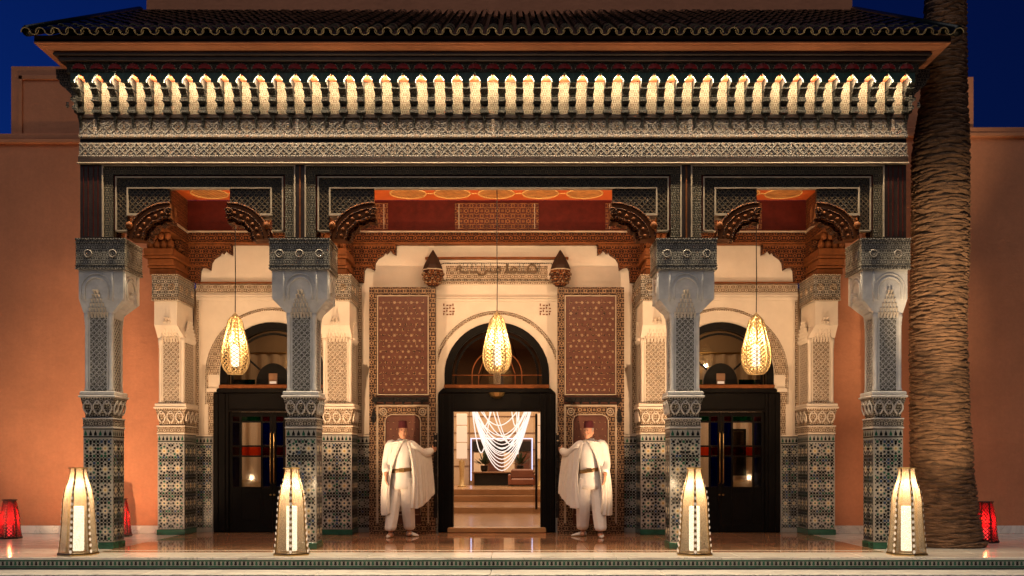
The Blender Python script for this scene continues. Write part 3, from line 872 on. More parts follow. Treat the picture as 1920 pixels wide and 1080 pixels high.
# ------------------------------------------------------------------ roof
roof = thing('tiled_roof', 'green glazed barrel tile roof with wavy eave above the porch', 'roof', (0, 1.3, 6.5))
EW, EY, EZ = 5.86, -.46, 6.515
b = MB()
cpf = [(-.30, 6.390), (-.30, 6.398), (-.335, 6.415), (-.395, 6.442), (-.40, 6.455), (-.43, 6.458), (-.43, 6.474), (.4, 6.474), (.4, 6.39)]
def cor(e): return None
rs = []
for (y, z) in cpf[:7]:
    e = 5.62 + (-.30 - y) * 1.5
    rs.append([(-e, y, z), (e, y, z), (e, YW, z), (-e, YW, z)])
b.rings(rs, 'terracotta_trim'); b.build('cornice', roof)
b = MB(); b.bbox(-5.82, 5.82, -.41, YW, 6.4745, 6.565, 'dark_wood', .006); b.build('eave_board', roof)
RZ, RY = 8.5, YW + .08
dy, dz = RY - EY, RZ - EZ
SL = math.hypot(dy, dz); sy, sz = dy / SL, dz / SL; ny, nz = -sz, sy
b = MB(); b.prism([(EY + .06, EZ + .005), (RY, RZ + .0), (RY, RZ - .1), (EY + .06, EZ - .0)], 'x', -EW + .03, EW - .03, 'brown_wood'); b.build('roof_deck', roof)
NT = 62; TP = 2 * EW / NT; TL = .40; ST = .315
def barrel(up, mat_o, mat_e):
    """one tapered half-round tile along +Y local, lying on the slope"""
    b = MB(); n = 7
    r0, r1 = TP * .36, TP * .30
    th = .014
    rsA = []
    for (t, r) in ((0.0, r0), (TL, r1)):
        ro = [(r * math.cos(PI * k / n), r * math.sin(PI * k / n) * (.98 if up else -.9)) for k in range(n + 1)]
        ri = [((r - th) * math.cos(PI * k / n), (r - th) * math.sin(PI * k / n) * (.98 if up else -.9)) for k in range(n, -1, -1)]
        off = 0.045 if up else 0.075
        rsA.append([(x, t, z + off + t * (-.02)) for x, z in ro + ri])
    N = 2 * (n + 1)
    vs = rsA[0] + rsA[1]
    fo = [(j, (j + 1) % N, N + (j + 1) % N, N + j) for j in range(N)]
    b.add(vs, fo, mat_o)
    b.add(vs, [tuple([k, k + 1, N - 2 - k, N - 1 - k]) for k in range(n)], mat_e)
    return b
def slope_mat(x, s, lift=0.0, rz=0.0):
    O = Vector((x, EY + sy * s, EZ + sz * s)) + Vector((0, ny, nz)) * (0.012 + lift)
    Mx = Matrix(((1, 0, 0, O.x), (0, sy, ny, O.y), (0, sz, nz, O.z), (0, 0, 0, 1)))
    return Mx @ Matrix.Rotation(rz, 4, 'Z')
def mk(bb, nm):
    me = bpy.data.meshes.new(nm); me.from_pydata(bb.v, [], bb.f)
    for q in bb.names: me.materials.append(MATS[q])
    me.polygons.foreach_set('material_index', bb.mi); return me
cov = mk(barrel(True, 'roof_glaze', 'tile_end'), 'roof_tile'); pan = mk(barrel(False, 'roof_glaze', 'tile_end'), 'roof_tile')
rest = MB(); nrow = int(SL / ST)
for r in range(nrow):
    for i in range(NT + 1):
        x = -EW + i * TP
        jit = random.uniform(-.012, .012)
        for k, (me, xo) in enumerate(((pan, TP / 2), (cov, 0))):
            if i == NT and k == 0: continue
            Mx = slope_mat(x + xo + random.uniform(-.004, .004), r * ST - .06 + jit + (.0 if k else .02), .0 + random.uniform(0, .006), random.uniform(-.025, .025))
            if (r == 0) or (k == 1 and r in (1, 2)):
                place(me, 'roof_tile', roof, Mx)
            else:
                vs = [Mx @ v.co for v in me.vertices]
                rest.add(vs, [tuple(p.vertices) for p in me.polygons][:8], 'roof_glaze')
rest.build('far_tiles', roof, kind='stuff')
for m in (1, -1):
    b = MB(m); b.tube([(EW + .01, EY - .03 + sy * s, EZ + sz * s + .07) for s in (0, SL)], .07, 'roof_glaze', 10); b.build('verge_tile', roof, smooth=True)

# ------------------------------------------------------------------ painted wooden portals between the columns
def portal(x0, x1, label, px):
    t = thing('painted_portal', label, 'wood frame', ((x0 + x1) / 2, .1, 4.1), 'painted wooden portals of the porch')
    zt, zb = 5.062, 4.082
    def U(e0, e1, ztop0, ztop1, zbot, ya, yb, mat, name, par=t, foot=None):
        """inverted U band between inset e0 and e1"""
        b = MB()
        b.box(x0 + e0, x0 + e1, ya, yb, zbot, ztop0, mat); b.box(x1 - e1, x1 - e0, ya, yb, zbot, ztop0, mat)
        b.box(x0 + e1, x1 - e1, ya, yb, ztop1, ztop0, mat)
        if foot:
            b.box(x0 + e0, x0 + e0 + foot, ya + .003, yb, zbot - .016, zbot - .0005, 'gilt_line'); b.box(x1 - e0 - foot, x1 - e0, ya + .003, yb, zbot - .016, zbot - .0005, 'gilt_line')
        return b.build(name, par)
    U(0, .016, zt, zt - .016, zb + .03, .045, .18, 'gilt_line', 'outer_line')
    U(.016, .14, zt - .0162, zt - .125, zb + .03, .07, .18, 'painted_green', 'outer_band')
    U(.14, .165, zt - .1252, zt - .148, zb + .125, .095, .18, 'dark_red_wood', 'dark_groove')
    U(.165, .183, zt - .1482, zt - .166, zb + .125, .075, .18, 'gilt_line', 'middle_line', foot=.15)
    mb_ = U(.183, .315, zt - .1662, zt - .290, zb + .125, .095, .18, 'painted_dark', 'middle_band')
    b = MB(); L = x1 - x0 - .366
    lattice(b, (x0 + .183, .095, zt - .290), (1, 0, 0), (0, 0, 1), L, .122, .061, 'painted_green', .006, .012, 'dull_gilt')
    for xa in (x0 + .183, x1 - .315): lattice(b, (xa, .095, zb + .127), (1, 0, 0), (0, 0, 1), .13, zt - .290 - zb - .127, .065, 'dull_gilt', .006, .010, 'dull_gilt')
    b.build('lozenge_tracery', mb_, kind='stuff')
    U(.315, .335, zt - .2902, zt - .308, zb + .33, .075, .16, 'gilt_line', 'inner_line')
    # corner panels
    for m in (0, 1):
        xa, xb = (x0 + .335, x0 + .335 + px) if m == 0 else (x1 - .335 - px, x1 - .335)
        b = MB(); b.box(xa, xb, .10, .17, zb + .345, zt - .3085, 'painted_dark'); p = b.build('corner_panel', t)
        b = MB(); lattice(b, (xa, .10, zb + .345), (1, 0, 0), (0, 0, 1), px, zt - .3085 - zb - .345, .075, 'dull_gilt', .006, .007); b.build('lozenge_tracery', p, kind='stuff')
        b = MB(); b.box(xa - .02, xa + .14, .07, .33, zb + .315, zb + .3445, 'gilt_line') if m == 0 else b.box(xb - .14, xb + .02, .07, .33, zb + .315, zb + .3445, 'gilt_line'); b.build('panel_foot', p)
        # carved quarter-arch corbel with curling cusps below the panel
        s = 1 if m == 0 else -1
        xe = xa - .335 if m == 0 else xb + .335      # outer edge of the bay
        ox = xe + s * .05
        out, inn = [], []
        for i in range(15):
            a = PI / 2 * i / 14
            out.append((ox + s * (.10 + .60 * math.sin(a) * (px / .57) ** .5), 4.10 - .42 + (.86) * (1 - math.cos(a)) ** .8 * 1.0))
        # scalloped inner edge
        arcx = .36 + px * .9
        oc, ic = [], []
        for i in range(21):
            a = PI / 2 * i / 20
            rad = 1 + .05 * abs(math.sin(a * 6))
            oc.append((xe + s * (.345 + (px + .01) * (1 - math.cos(a))), 4.085 + .47 * math.sin(a)))
            ic.append((xe + s * (.345 + (px + .01) * (1 - math.cos(a)) + .185 * math.cos(a) + .012 * abs(math.sin(a * 7))), 4.075 + (.47 - .17) * math.sin(a) - .018 * abs(math.sin(a * 7))))
        b = MB()
        for q in range(20): b.prism([oc[q], oc[q + 1], ic[q + 1], ic[q]], 'y', .045, .30, 'brown_wood')
        cb = b.build('corner_corbel', t)
        mid = [((a_[0] * .62 + c_[0] * .38), (a_[1] * .62 + c_[1] * .38)) for a_, c_ in zip(oc, ic)]
        low = [(c_[0] + (c_[0] - a_[0]) * .26, c_[1] + (c_[1] - a_[1]) * .26) for a_, c_ in zip(oc, ic)]
        b = MB()
        for q in range(20): b.prism([ic[q], ic[q + 1], low[q + 1], low[q]], 'y', .11, .298, 'carved_wood')
        b.build('inner_arch', cb)
        b = MB()
        for path, rr in ((oc, .016), (mid, .012), (ic, .014)): b.tube([(x_, .042, z_) for x_, z_ in path], rr, 'carved_wood', 6)
        for q in range(2, 20, 3):
            x_, z_ = (mid[q][0] + ic[q][0]) / 2, (mid[q][1] + ic[q][1]) / 2
            b.lathe([(.004, z_ - .026), (.020, z_ - .016), (.026, z_), (.020, z_ + .016), (.004, z_ + .026)], x_, .042, 'brown_wood', 8)
        for k in range(12):
            pass
        xt, zt_ = oc[-1][0] - s * .02, oc[-1][1] - .12
        b.tube([(xt + s * .055 * (1 - k / 16) * math.cos(k * .75 + .5), .038, zt_ + .055 * (1 - k / 16) * math.sin(k * .75 + .5)) for k in range(16)], .015, 'carved_wood', 6)
        b.lathe([(.004, 4.20), (.035, 4.215), (.05, 4.25), (.035, 4.29), (.004, 4.305)], xe + s * .37, .02, 'brown_wood', 10)
        b.build('carved_curls', cb, smooth=True, kind='stuff')
    return t
portal(-2.482, 2.482, 'wide painted wooden portal frame over the central doorway', .57)
portal(-5.150, -2.605, 'painted wooden portal frame over the side bay farthest from the palm', .54)
portal(2.605, 5.150, 'painted wooden portal frame over the side bay next to the palm', .54)
for m in (1, -1):
    t = thing('corner_post', 'dark upright board over the corner column near the palm' if m < 0 else 'dark upright board over the corner column far from the palm', 'post', (-m * 5.3, .1, 4.1), 'corner posts above the columns')
    b = MB(m); b.box(-5.44, -5.156, .06, .36, 4.085, 5.064, 'dark_wood'); b.build('board', t)
    b = MB(m)
    for xx in (-5.40, -5.34, -5.27, -5.21): b.box(xx, xx + .012, .052, .0595, 4.12, 5.04, 'dark_red_wood')
    b.build('fluting', t)
    t = thing('middle_post', 'dark red upright strip between central and side portals, palm side' if m < 0 else 'dark red upright strip between central and side portals, far from palm', 'post', (-m * 2.54, .1, 4.1), 'corner posts above the columns')
    b = MB(m); b.box(-2.604, -2.483, .065, .36, 4.085, 5.064, 'dark_wood'); b.build('board', t)
    b = MB(m); b.box(-2.555, -2.535, .055, .0645, 4.10, 5.05, 'brown_wood'); b.build('strip', t)

# ------------------------------------------------------------------ side beams, ceilings, back lintels
steps = [(0.0, 4.70), (.50, 4.70), (.50, 4.53), (.455, 4.56), (.43, 4.61), (.395, 4.55), (.37, 4.575), (.355, 4.53), (.29, 4.47), (.26, 4.40), (.25, 4.28), (.20, 4.32), (.155, 4.33), (.135, 4.28), (.125, 4.085), (0.0, 4.085)]
def side_beam(xa, xb, label):
    t = thing('side_beam', label, 'beam', ((xa + xb) / 2, 1.6, 4.1), 'carved beams from columns to wall')
    b = MB(); b.box(xa + .02, xb - .02, .35, YW, 4.902, 5.41, 'painted_red'); b.build('upper_board', t)
    b = MB(); b.bbox(xa - .015, xb + .015, .345, YW, 4.86, 4.90, 'gilt_line', .006); b.bbox(xa - .005, xb + .005, .345, YW, 4.705, 4.858, 'carved_wood', .006); b.bbox(xa - .02, xb + .02, .345, YW, 4.69, 4.7035, 'brown_wood', .004); b.build('beam', t)
    for f in (0, 1):
        pts = [((.345 + y) if f == 0 else (YW - y), z - .012 if z > 4.6 else z) for y, z in steps]
        b = MB(); b.prism(pts, 'x', xa, xb, 'carved_wood'); cb = b.build('stepped_corbel', t)
        b = MB()
        for (y, z) in ((.455, 4.56), (.37, 4.575), (.26, 4.42), (.19, 4.32)):
            yy = (.345 + y) if f == 0 else (YW - y)
            for k in range(4):
                xx = xa + (xb - xa) * (k + .5) / 4
                b.lathe([(.004, z - .06), (.028, z - .045), (.036, z - .01), (.03, z + .03)], xx, yy, 'brown_wood', 7)
        b.build('carved_pendants', cb, smooth=True, kind='stuff')
    # stacked bolster facing the camera at the wall end
    b = MB()
    for z0, z1, e, yy in ((4.085, 4.18, 0, 2.50), (4.182, 4.22, .02, 2.46), (4.222, 4.32, .0, 2.42), (4.322, 4.36, .05, 2.36), (4.362, 4.46, .03, 2.33)):
        b.bbox(xa - e + .012, xb + e - .012, yy, YW - .02, z0, z1, 'dark_wood' if int(z0 * 100) % 2 else 'brown_wood', .008)
    b.build('bolster', t)
    b = MB()
    for k in range(4):
        xx = xa + (xb - xa) * (k + .5) / 4
        b.lathe([(.01, 4.462), (.05, 4.48), (.058, 4.53), (.03, 4.60), (.012, 4.64)], xx, 2.42, 'brown_wood', 8)
        b.lathe([(.01, 4.58), (.045, 4.60), (.05, 4.66), (.02, 4.72)], xx, 2.30, 'brown_wood', 8)
    b.build('carved_buds', t, smooth=True, kind='stuff')
    return t
side_beam(-5.43, -5.01, 'carved side beam at the open end of the porch away from the palm')
side_beam(5.01, 5.43, 'carved side beam at the open end of the porch by the palm')
side_beam(-2.76, -2.33, 'carved beam over the inner column on the side away from the palm')
side_beam(2.33, 2.76, 'carved beam over the inner column on the palm side')

for xa, xb, cs, lab, lab2 in ((-2.35, 2.35, [-1.40, -.70, 0, .70, 1.40], 'orange painted ceiling with five gold medallions over the central doorway', 'carved lintel over the central doorway'),
                        (-5.03, -2.74, [-4.55, -3.88, -3.20], 'orange painted ceiling of the side bay farthest from the palm', 'carved lintel of the side bay farthest from the palm'),
                        (2.74, 5.03, [3.20, 3.88, 4.55], 'orange painted ceiling of the side bay nearest the palm', 'carved lintel of the side bay nearest the palm')):
    t = thing('painted_ceiling', lab, 'ceiling', ((xa + xb) / 2, 1.8, 5.41), 'painted ceilings of the porch')
    b = MB(); b.box(xa - .02, xb + .02, .34, YW - .12, 5.412, 5.47, 'orange_paint'); b.build('ceiling_board', t)
    for row in range(4):
        for x in cs:
            yy = 2.72 - row * .72
            b = MB(); n = 28
            b.add([(x + .27 * math.cos(2 * PI * k / n), yy + .27 * math.sin(2 * PI * k / n), 5.4095) for k in range(n)], [tuple(range(n))], 'medallion_paint')
            b.tube([(x + .285 * math.cos(2 * PI * k / n), yy + .285 * math.sin(2 * PI * k / n), 5.409) for k in range(n)], .012, 'medallion_rim', 5, closed=True)
            b.build('medallion', t)
            if row < 2 and x != cs[-1]:
                b = MB(); b.bbox(x + .305, x + (cs[1] - cs[0]) - .305, yy - .02, yy + .02, 5.404, 5.4115, 'medallion_rim', .003); b.build('link', t)
    t = thing('back_lintel', lab2, 'lintel', ((xa + xb) / 2, YW - .1, 4.1), 'carved lintels on the porch wall')
    b = MB(); b.box(xa, xb, YW - .12, YW - .001, 4.902, 5.41, 'dark_red_wood'); up = b.build('upper_board', t)
    b = MB()
    cxm = (xa + xb) / 2
    pans = [(cxm - .68, cxm + .68), (xa + .02, xa + .58), (xb - .58, xb - .02)] if xb - xa > 3 else [(cxm - .42, cxm + .42)]
    for (pa, pb) in pans:
        b = MB(); b.box(pa, pb, YW - .135, YW - .121, 4.93, 5.36, 'painted_red')
        for q in (pa + .06, pb - .07): b.box(q, q + .012, YW - .140, YW - .1355, 4.94, 5.35, 'gilt_line')
        b.build('painted_panel', up)
    b = MB(); b.bbox(xa, xb, YW - .20, YW - .001, 4.875, 4.90, 'gilt_line', .006); b.bbox(xa, xb, YW - .17, YW - .001, 4.725, 4.8735, 'carved_wood', .006); b.bbox(xa, xb, YW - .185, YW - .001, 4.70, 4.7235, 'brown_wood', .005); b.build('beam', t)
    cw = .70 if xb - xa > 3 else .70
    for s, xe in ((1, xa), (-1, xb)):
        pts = [(xe + s * y * 1.42, z) for y, z in steps]
        b = MB(); b.prism(pts, 'y', YW - .14, YW - .001, 'carved_wood'); cb = b.build('stepped_corbel', t)
        b = MB()
        b.box(min(xe, xe + s * .70), max(xe, xe + s * .70), YW - .15, YW - .141, 4.655, 4.69, 'brown_wood')
        b.box(min(xe, xe + s * .34), max(xe, xe + s * .34), YW - .15, YW - .141, 4.33, 4.36, 'brown_wood')
        b.build('corbel_fillet', cb)
# ------------------------------------------------------------------ porch wall with three arched openings
DOORX = (-3.68, 0.0, 3.68)
AR, AZ, HB, ZT = .86, 2.585, .94, 2.30      # arch radius and centre height, half width and top of the square lower part
def arch_pts(cx, r, n=20, z0=None, a0=0.0):
    return [(cx + r * math.cos(a), AZ + r * math.sin(a)) for a in [PI - a0 - (PI - 2 * a0) * i / n for i in range(n + 1)]]
wall = thing('entrance_wall', 'cream plaster porch wall with three arched doorways and tiled dado', 'wall', (0, YW, 0))
def panel(cx, xa, xb, ztop):
    y0, y1 = YW, YW + .30
    b = MB()
    b.box(xa, cx - HB, y0, y1, 0, ZT, 'plaster'); b.box(cx + HB, xb, y0, y1, 0, ZT, 'plaster')
    ap = arch_pts(cx, AR)
    n = len(ap) - 1
    # spandrels: arch edge joined to the rectangle above
    for i in range(n):
        (xq, zq), (xr, zr) = ap[i], ap[i + 1]
        b.prism([(xq, zq), (xr, zr), (xr, ztop), (xq, ztop)], 'y', y0, y1, 'plaster')
    b.box(xa, cx - AR, y0, y1, ZT, ztop, 'plaster'); b.box(cx + AR, xb, y0, y1, ZT, ztop, 'plaster')
    # soffit of the lower step of the opening is left open: the door frame fills it
    return b.build('plaster_panel', wall)
for cx, xa, xb in ((-3.68, -4.93, -2.74), (0, -2.29, 2.29), (3.68, 2.74, 4.93)):
    wp = panel(cx, xa, xb, 4.92)
    side = cx != 0
    # rope mouldings round the arch, square label mould
    b = MB()
    for r, tr in ((1.0, .016), (1.035, .008)) if not side else ((1.06, .014), (1.09, .008)):
        lo = [(cx - r, 2.10)] if not side else [(cx - r, 2.1)]
        pts = lo + arch_pts(cx, r, 28) + [(cx + r, 2.10)]
        b.tube([(x, YW - .004, z) for x, z in pts], tr, 'carved_cream', 6)
    b.build('arch_moulding', wall, smooth=True)
    if side:
        b = MB()
        ro, ri = 1.055, AR + .01
        for i in range(28):
            a, c = PI * i / 28, PI * (i + 1) / 28
            b.add([(cx + ri * math.cos(a), YW - .012, AZ + ri * math.sin(a)), (cx + ro * math.cos(a), YW - .012, AZ + ro * math.sin(a)), (cx + ro * math.cos(c), YW - .012, AZ + ro * math.sin(c)), (cx + ri * math.cos(c), YW - .012, AZ + ri * math.sin(c))], [(0, 1, 2, 3)], 'carved_cream' if i < 9 or i > 18 else 'plaster')
        for s in (-1, 1):
            b.box(min(cx + s * (HB + .01), cx + s * 1.05), max(cx + s * (HB + .01), cx + s * 1.05), YW - .012, YW - .001, 1.60, 2.30, 'carved_cream')
            if True: b.box(min(cx + s * (HB - .03), cx + s * 1.07), max(cx + s * (HB - .03), cx + s * 1.07), YW - .03, YW - .001, 2.301, 2.36, 'plaster')
        b.build('arch_band', wall)
    b = MB()
    zl = Z(590, YW)
    zt = 3.83 if not side else 3.86
    w = 1.0 if not side else 1.13
    if not side:
        b.bbox(cx - w, cx + w, YW - .03, YW - .001, zt, zt + .03, 'plaster', .008); b.bbox(cx - w, cx + w, YW - .018, YW - .001, zt - .05, zt - .005, 'plaster', .008)
        for s in (-1, 1): b.bbox(min(cx + s * (w - .03), cx + s * w), max(cx + s * (w - .03), cx + s * w), YW - .025, YW - .001, 2.1, zt - .051, 'plaster', .008)
    else:
        b.bbox(xa, xb, YW - .03, YW - .001, zt, zt + .035, 'plaster', .008); b.bbox(xa + .03, xb - .03, YW - .02, YW - .001, zt - .06, zt - .005, 'plaster', .008)
        for xx in (xa + .05, xb - .08): b.bbox(xx, xx + .03, YW - .022, YW - .001, 1.6, zt - .061, 'plaster', .008)
        b.box(xa, xb, YW - .012, YW - .001, 3.93, 4.06, 'carved_cream'); b.bbox(xa, xb, YW - .05, YW - .001, 4.075, 4.10, 'brown_wood', .005)
        for xx in (xa + .004, xb - .048): b.box(xx, xx + .044, YW - .012, YW - .001, 1.6, 3.80, 'carved_cream')
    b.build('label_mould', wall)
    # tiled dado
    for s in (-1, 1):
        x0, x1 = (xa, cx - HB - .03) if s < 0 else (cx + HB + .03, xb)
        b = MB(); b.box(x0, x1, YW - .02, YW - .001, 0, 1.57, 'tile_white'); dd = b.build('dado', wall)
        zellij(dd, (x0, YW - .02, .06), (1, 0, 0), (0, 0, 1), x1 - x0, 1.39, stars=(abs(x1 - x0) < .6), cu=.17)
        merlons(dd, (x0, YW - .02, 1.45), (1, 0, 0), (0, 0, 1), x1 - x0, .12)
        b = MB(); b.bbox(x0, x1, YW - .03, YW - .0005, 1.571, 1.60, 'plaster', .006); b.build('dado_cap', dd)
        if cx == 0:
            b = MB()
            xs_ = (x0 + .015, x0 + .075) if s < 0 else (x1 - .075, x1 - .015)
            b.box(xs_[0], xs_[1], YW - .014, YW - .001, 1.62, 4.05, 'carved_cream'); b.build('carved_strip', wall)
# carved inscription over the middle door
insc = MB(); insc.box(-1.13, 1.13, YW - .035, YW - .001, 4.06, 4.46, 'plaster'); ins = insc.build('inscription_panel', wall)
b = MB(); b.bbox(-1.17, 1.17, YW - .10, YW - .001, 4.462, 4.495, 'brown_wood', .006); b.build('shelf', ins)
b = MB(); b.box(-.83, .83, YW - .0375, YW - .0352, 4.135, 4.36, 'carved_cream'); b.box(-1.12, 1.12, YW - .0375, YW - .0352, 4.065, 4.118, 'carved_cream'); b.build('carved_ground', ins)
b = MB()
def IX(q): return (q / 1911 * 230 + 820 - 931.5) * .00874
def IZ(q): return Z(470 + q / 1080 * 130, YW)
y = YW - .05
for xa_, xb_ in ((370, 490), (505, 632), (1085, 1160), (1240, 1385), (1400, 1550)):      # base strokes of the letters
    b.box(IX(xa_), IX(xb_), y, YW - .0376, IZ(362), IZ(330), 'letter_shade')
for pts in ([(300, 320), (320, 262), (360, 240), (380, 270), (350, 300), (372, 345)], [(632, 345), (650, 385), (700, 392), (745, 380), (755, 330)], [(750, 320), (800, 335), (880, 352), (915, 345), (925, 300), (945, 275), (975, 285), (985, 315), (965, 345), (925, 350)],
            [(1160, 350), (1155, 300), (1195, 268), (1240, 300), (1225, 340), (1196, 352), (1165, 345)], [(1400, 345), (1420, 250), (1460, 225), (1520, 240), (1540, 300), (1550, 345)], [(1062, 350), (1085, 300), (1080, 215)]):
    b.tube([(IX(p), y + .004, IZ(q)) for p, q in pts], .016, 'letter_shade', 6)
for q, z0 in ((405, 345), (470, 340), (540, 345), (600, 345), (690, 320), (735, 330), (830, 340), (1105, 345), (1280, 345), (1340, 345), (1562, 350), (1590, 330)):
    b.box(IX(q - 7), IX(q + 7), y + .004, YW - .0376, IZ(z0), IZ(205 + (q * 7) % 25), 'carved_stucco')
b.build('carved_lettering', ins, kind='stuff')
b = MB()
for s in (-1, 1):
    o = [(s * .80, 4.40), (s * .88, 4.40), (s * .98, 4.34), (s * 1.06, 4.25), (s * .98, 4.17), (s * .88, 4.125)]
    b.tube([(x, YW - .04, z) for x, z in o], .009, 'carved_stucco', 5)
b.tube([(-.80, YW - .04, 4.40), (.80, YW - .04, 4.40)], .009, 'carved_stucco', 5); b.tube([(-.88, YW - .04, 4.125), (.88, YW - .04, 4.125)], .009, 'carved_stucco', 5)
b.build('cartouche_line', ins, smooth=True)
for s in (-1, 1):       # two square kufic seals above the arch
    sq_ = MB(); cx = s * .79
    for i in range(4):
        for j in range(4):
            x, z = cx - .088 + .05 * i, 3.56 + .05 * j
            w_, h_ = ((.034, .018) if (i + j * 2) % 3 else (.018, .038))
            sq_.box(x, x + w_, YW - .010, YW - .001, z, z + h_, 'brown_wood')
    sq_.build('square_seal', wall, kind='stuff')

# carved pivot caps over the inner edges of the door leaves
for s in (-1, 1):
    cx = s * 1.03
    t = thing('pivot_cap', 'pointed carved wooden cap over the studded door leaf on the palm side' if s > 0 else 'pointed carved wooden cap over the studded door leaf away from the palm', 'wooden cap', (cx, 3.05, 4.02), 'carved caps above the door leaves')
    b = MB(); b.lathe([(.172, 4.262), (.150, 4.33), (.085, 4.46), (.02, 4.565), (.006, 4.585)], cx, 3.05, 'dark_wood', 8, PI / 8); b.build('pointed_top', t)
    b = MB(); b.lathe([(.178, 4.245), (.182, 4.252), (.178, 4.2615)], cx, 3.05, 'gilt_line', 8, PI / 8); b.build('rim', t)
    b = MB(); b.lathe([(.085, 4.0), (.105, 4.03), (.16, 4.12), (.172, 4.20), (.172, 4.2448)], cx, 3.05, 'carved_wood', 8, PI / 8); bb = b.build('bowl', t)
    b = MB()
    for row, (zz, rr) in enumerate(((4.19, .165), (4.12, .155), (4.06, .125))):
        for k in range(10):
            a = 2 * PI * (k + .5 * row) / 10
            b.lathe([(.004, zz - .03), (.022, zz - .015), (.022, zz + .012), (.006, zz + .03)], cx + rr * math.cos(a), 3.05 + rr * math.sin(a), 'door_band', 6)
    b.build('carved_scales', bb, kind='stuff', smooth=True)
    b = MB(); b.box(cx - .06, cx + .06, 3.10, YW - .002, 4.05, 4.20, 'brown_wood'); b.build('arm', t)

# ------------------------------------------------------------------ carved door leaves folded back
def leaf(m):
    t = thing('carved_door_leaf', 'tall studded carved door leaf behind the cape man on the palm side' if m < 0 else 'tall studded carved door leaf behind the cape man on the side away from the palm', 'door leaf', (-m * 1.52, 3.06, 0), 'open carved door leaves')
    xa, xb, y0, y1 = -2.06, -.985, 3.02, 3.12
    b = MB(m); b.box(xa + .005, xb - .005, y0 + .03, y1, .01, 3.975, 'maroon_panel'); b.build('board', t)
    b = MB(m)
    zm = 2.235
    b.bbox(xa, xa + .115, y0, y1 + .002, .0, 3.98, 'door_band', .008); b.bbox(xb - .105, xb, y0, y1 + .002, .0, 3.98, 'door_band', .008)
    b.build('stile', t)
    b = MB(m)
    b.bbox(xa + .1151, xb - .1051, y0, y1, 3.86, 3.98, 'door_band', .006); b.build('rail', t)
    b = MB(m); b.bbox(xa + .1151, xb - .1051, y0, y1, .0, .15, 'door_band', .006); b.build('rail', t)
    b = MB(m)   # gilt lines framing upper field
    xl, xr = xa + .125, xb - .115
    for (x0, x1, z0, z1) in ((xl, xl + .016, zm, 3.85), (xr - .016, xr, zm, 3.85), (xl + .0165, xr - .0165, 3.834, 3.85), (xl + .0165, xr - .0165, zm, zm + .016)):
        b.bbox(x0, x1, y0 + .008, y0 + .029, z0, z1, 'gilt_line', .004)
    b.build('gilt_border', t)
    # stars inlaid in the upper field
    b = MB(m); rnd = random.Random(5)
    nx_, nz_ = 8, 17
    for i in range(nx_):
        for j in range(nz_):
            x = xl + .055 + (xr - xl - .11) * (i + (.0 if j % 2 else .5)) / nx_
            z = zm + .06 + 1.50 * (j + .3) / nz_
            r = .024 if (i + j) % 3 else .031
            n = 12
            pts = [(x + r * (1 if k % 2 == 0 else .5) * math.cos(2 * PI * k / n), z + r * (1 if k % 2 == 0 else .5) * math.sin(2 * PI * k / n)) for k in range(n)]
            b.prism(pts, 'y', y0 + .022, y0 + .0295, 'star_inlay' if rnd.random() < .6 else 'door_band')
    b.build('inlaid_stars', t, kind='stuff')
    b = MB(m)   # lines of the star lattice in the field
    for j in range(12):
        z = zm + .07 + j * .13
        for i in range(6):
            x = xl + .05 + i * .13
            if (i + j) % 2: b.box(x, x + .10, y0 + .026, y0 + .0297, z, z + .007, 'door_band')
            else: b.box(x + .05, x + .057, y0 + .026, y0 + .0297, z - .04, z + .05, 'door_band')
    b.build('star_tracery', t, kind='stuff')
    b = MB(m)   # iron strap across the middle
    b.bbox(xa + .05, xb - .12, y0 - .018, y0 - .001, 2.12, 2.20, 'iron', .008)
    for i in range(9): b.lathe([(.03, 0), (.02, .02), (.004, .026)], 0, 0, 'iron', 8) if False else None
    for i in range(12):
        x = xa + .10 + i * .075
        b.add([(x - .02, y0 - .0185, 2.14), (x + .02, y0 - .0185, 2.14), (x + .02, y0 - .0185, 2.18), (x - .02, y0 - .0185, 2.18), (x, y0 - .035, 2.16)], [(0, 1, 4), (1, 2, 4), (2, 3, 4), (3, 0, 4)], 'iron')
        if i % 2 == 0: b.lathe([(.0, 2.08), (.018, 2.095), (.022, 2.12)], x, y0 - .008, 'iron', 6)
    b.build('iron_strap', t)
    # wicket door: moulded frame with arched panel
    b = MB(m)
    for (x0, x1, z0, z1) in ((xl - .01, xl + .02, .16, 2.08), (xr - .02, xr + .01, .16, 2.08), (xl + .0201, xr - .0201, 2.05, 2.08)):
        b.bbox(x0, x1, y0 + .004, y0 + .028, z0, z1, 'gilt_line', .005)
    b.build('wicket_border', t)
    ax0, ax1, az = xl + .13, xr - .13, 1.92
    b = MB(m)
    # field round the arched panel
    c = .10
    arch_o = [(ax0, .30), (ax0, az - c), (ax0 + c * .3, az - c * .3), (ax0 + c, az), (ax1 - c, az), (ax1 - c * .3, az - c * .3), (ax1, az - c), (ax1, .30)]
    b.box(xl + .021, ax0, y0 + .010, y0 + .0298, .16, az - c, 'door_band'); b.box(ax1, xr - .021, y0 + .010, y0 + .0298, .16, az - c, 'door_band')
    b.prism([(xl + .021, az - c), (ax0, az - c), (ax0 + c * .3, az - c * .3), (ax0 + c, az), (ax0 + c, 2.049), (xl + .021, 2.049)], 'y', y0 + .010, y0 + .0298, 'door_band')
    b.prism([(xr - .021, az - c), (ax1, az - c), (ax1 - c * .3, az - c * .3), (ax1 - c, az), (ax1 - c, 2.049), (xr - .021, 2.049)], 'y', y0 + .010, y0 + .0298, 'door_band')
    b.box(ax0 + c, ax1 - c, y0 + .010, y0 + .0298, az, 2.049, 'door_band')
    b.build('wicket_spandrel', t)
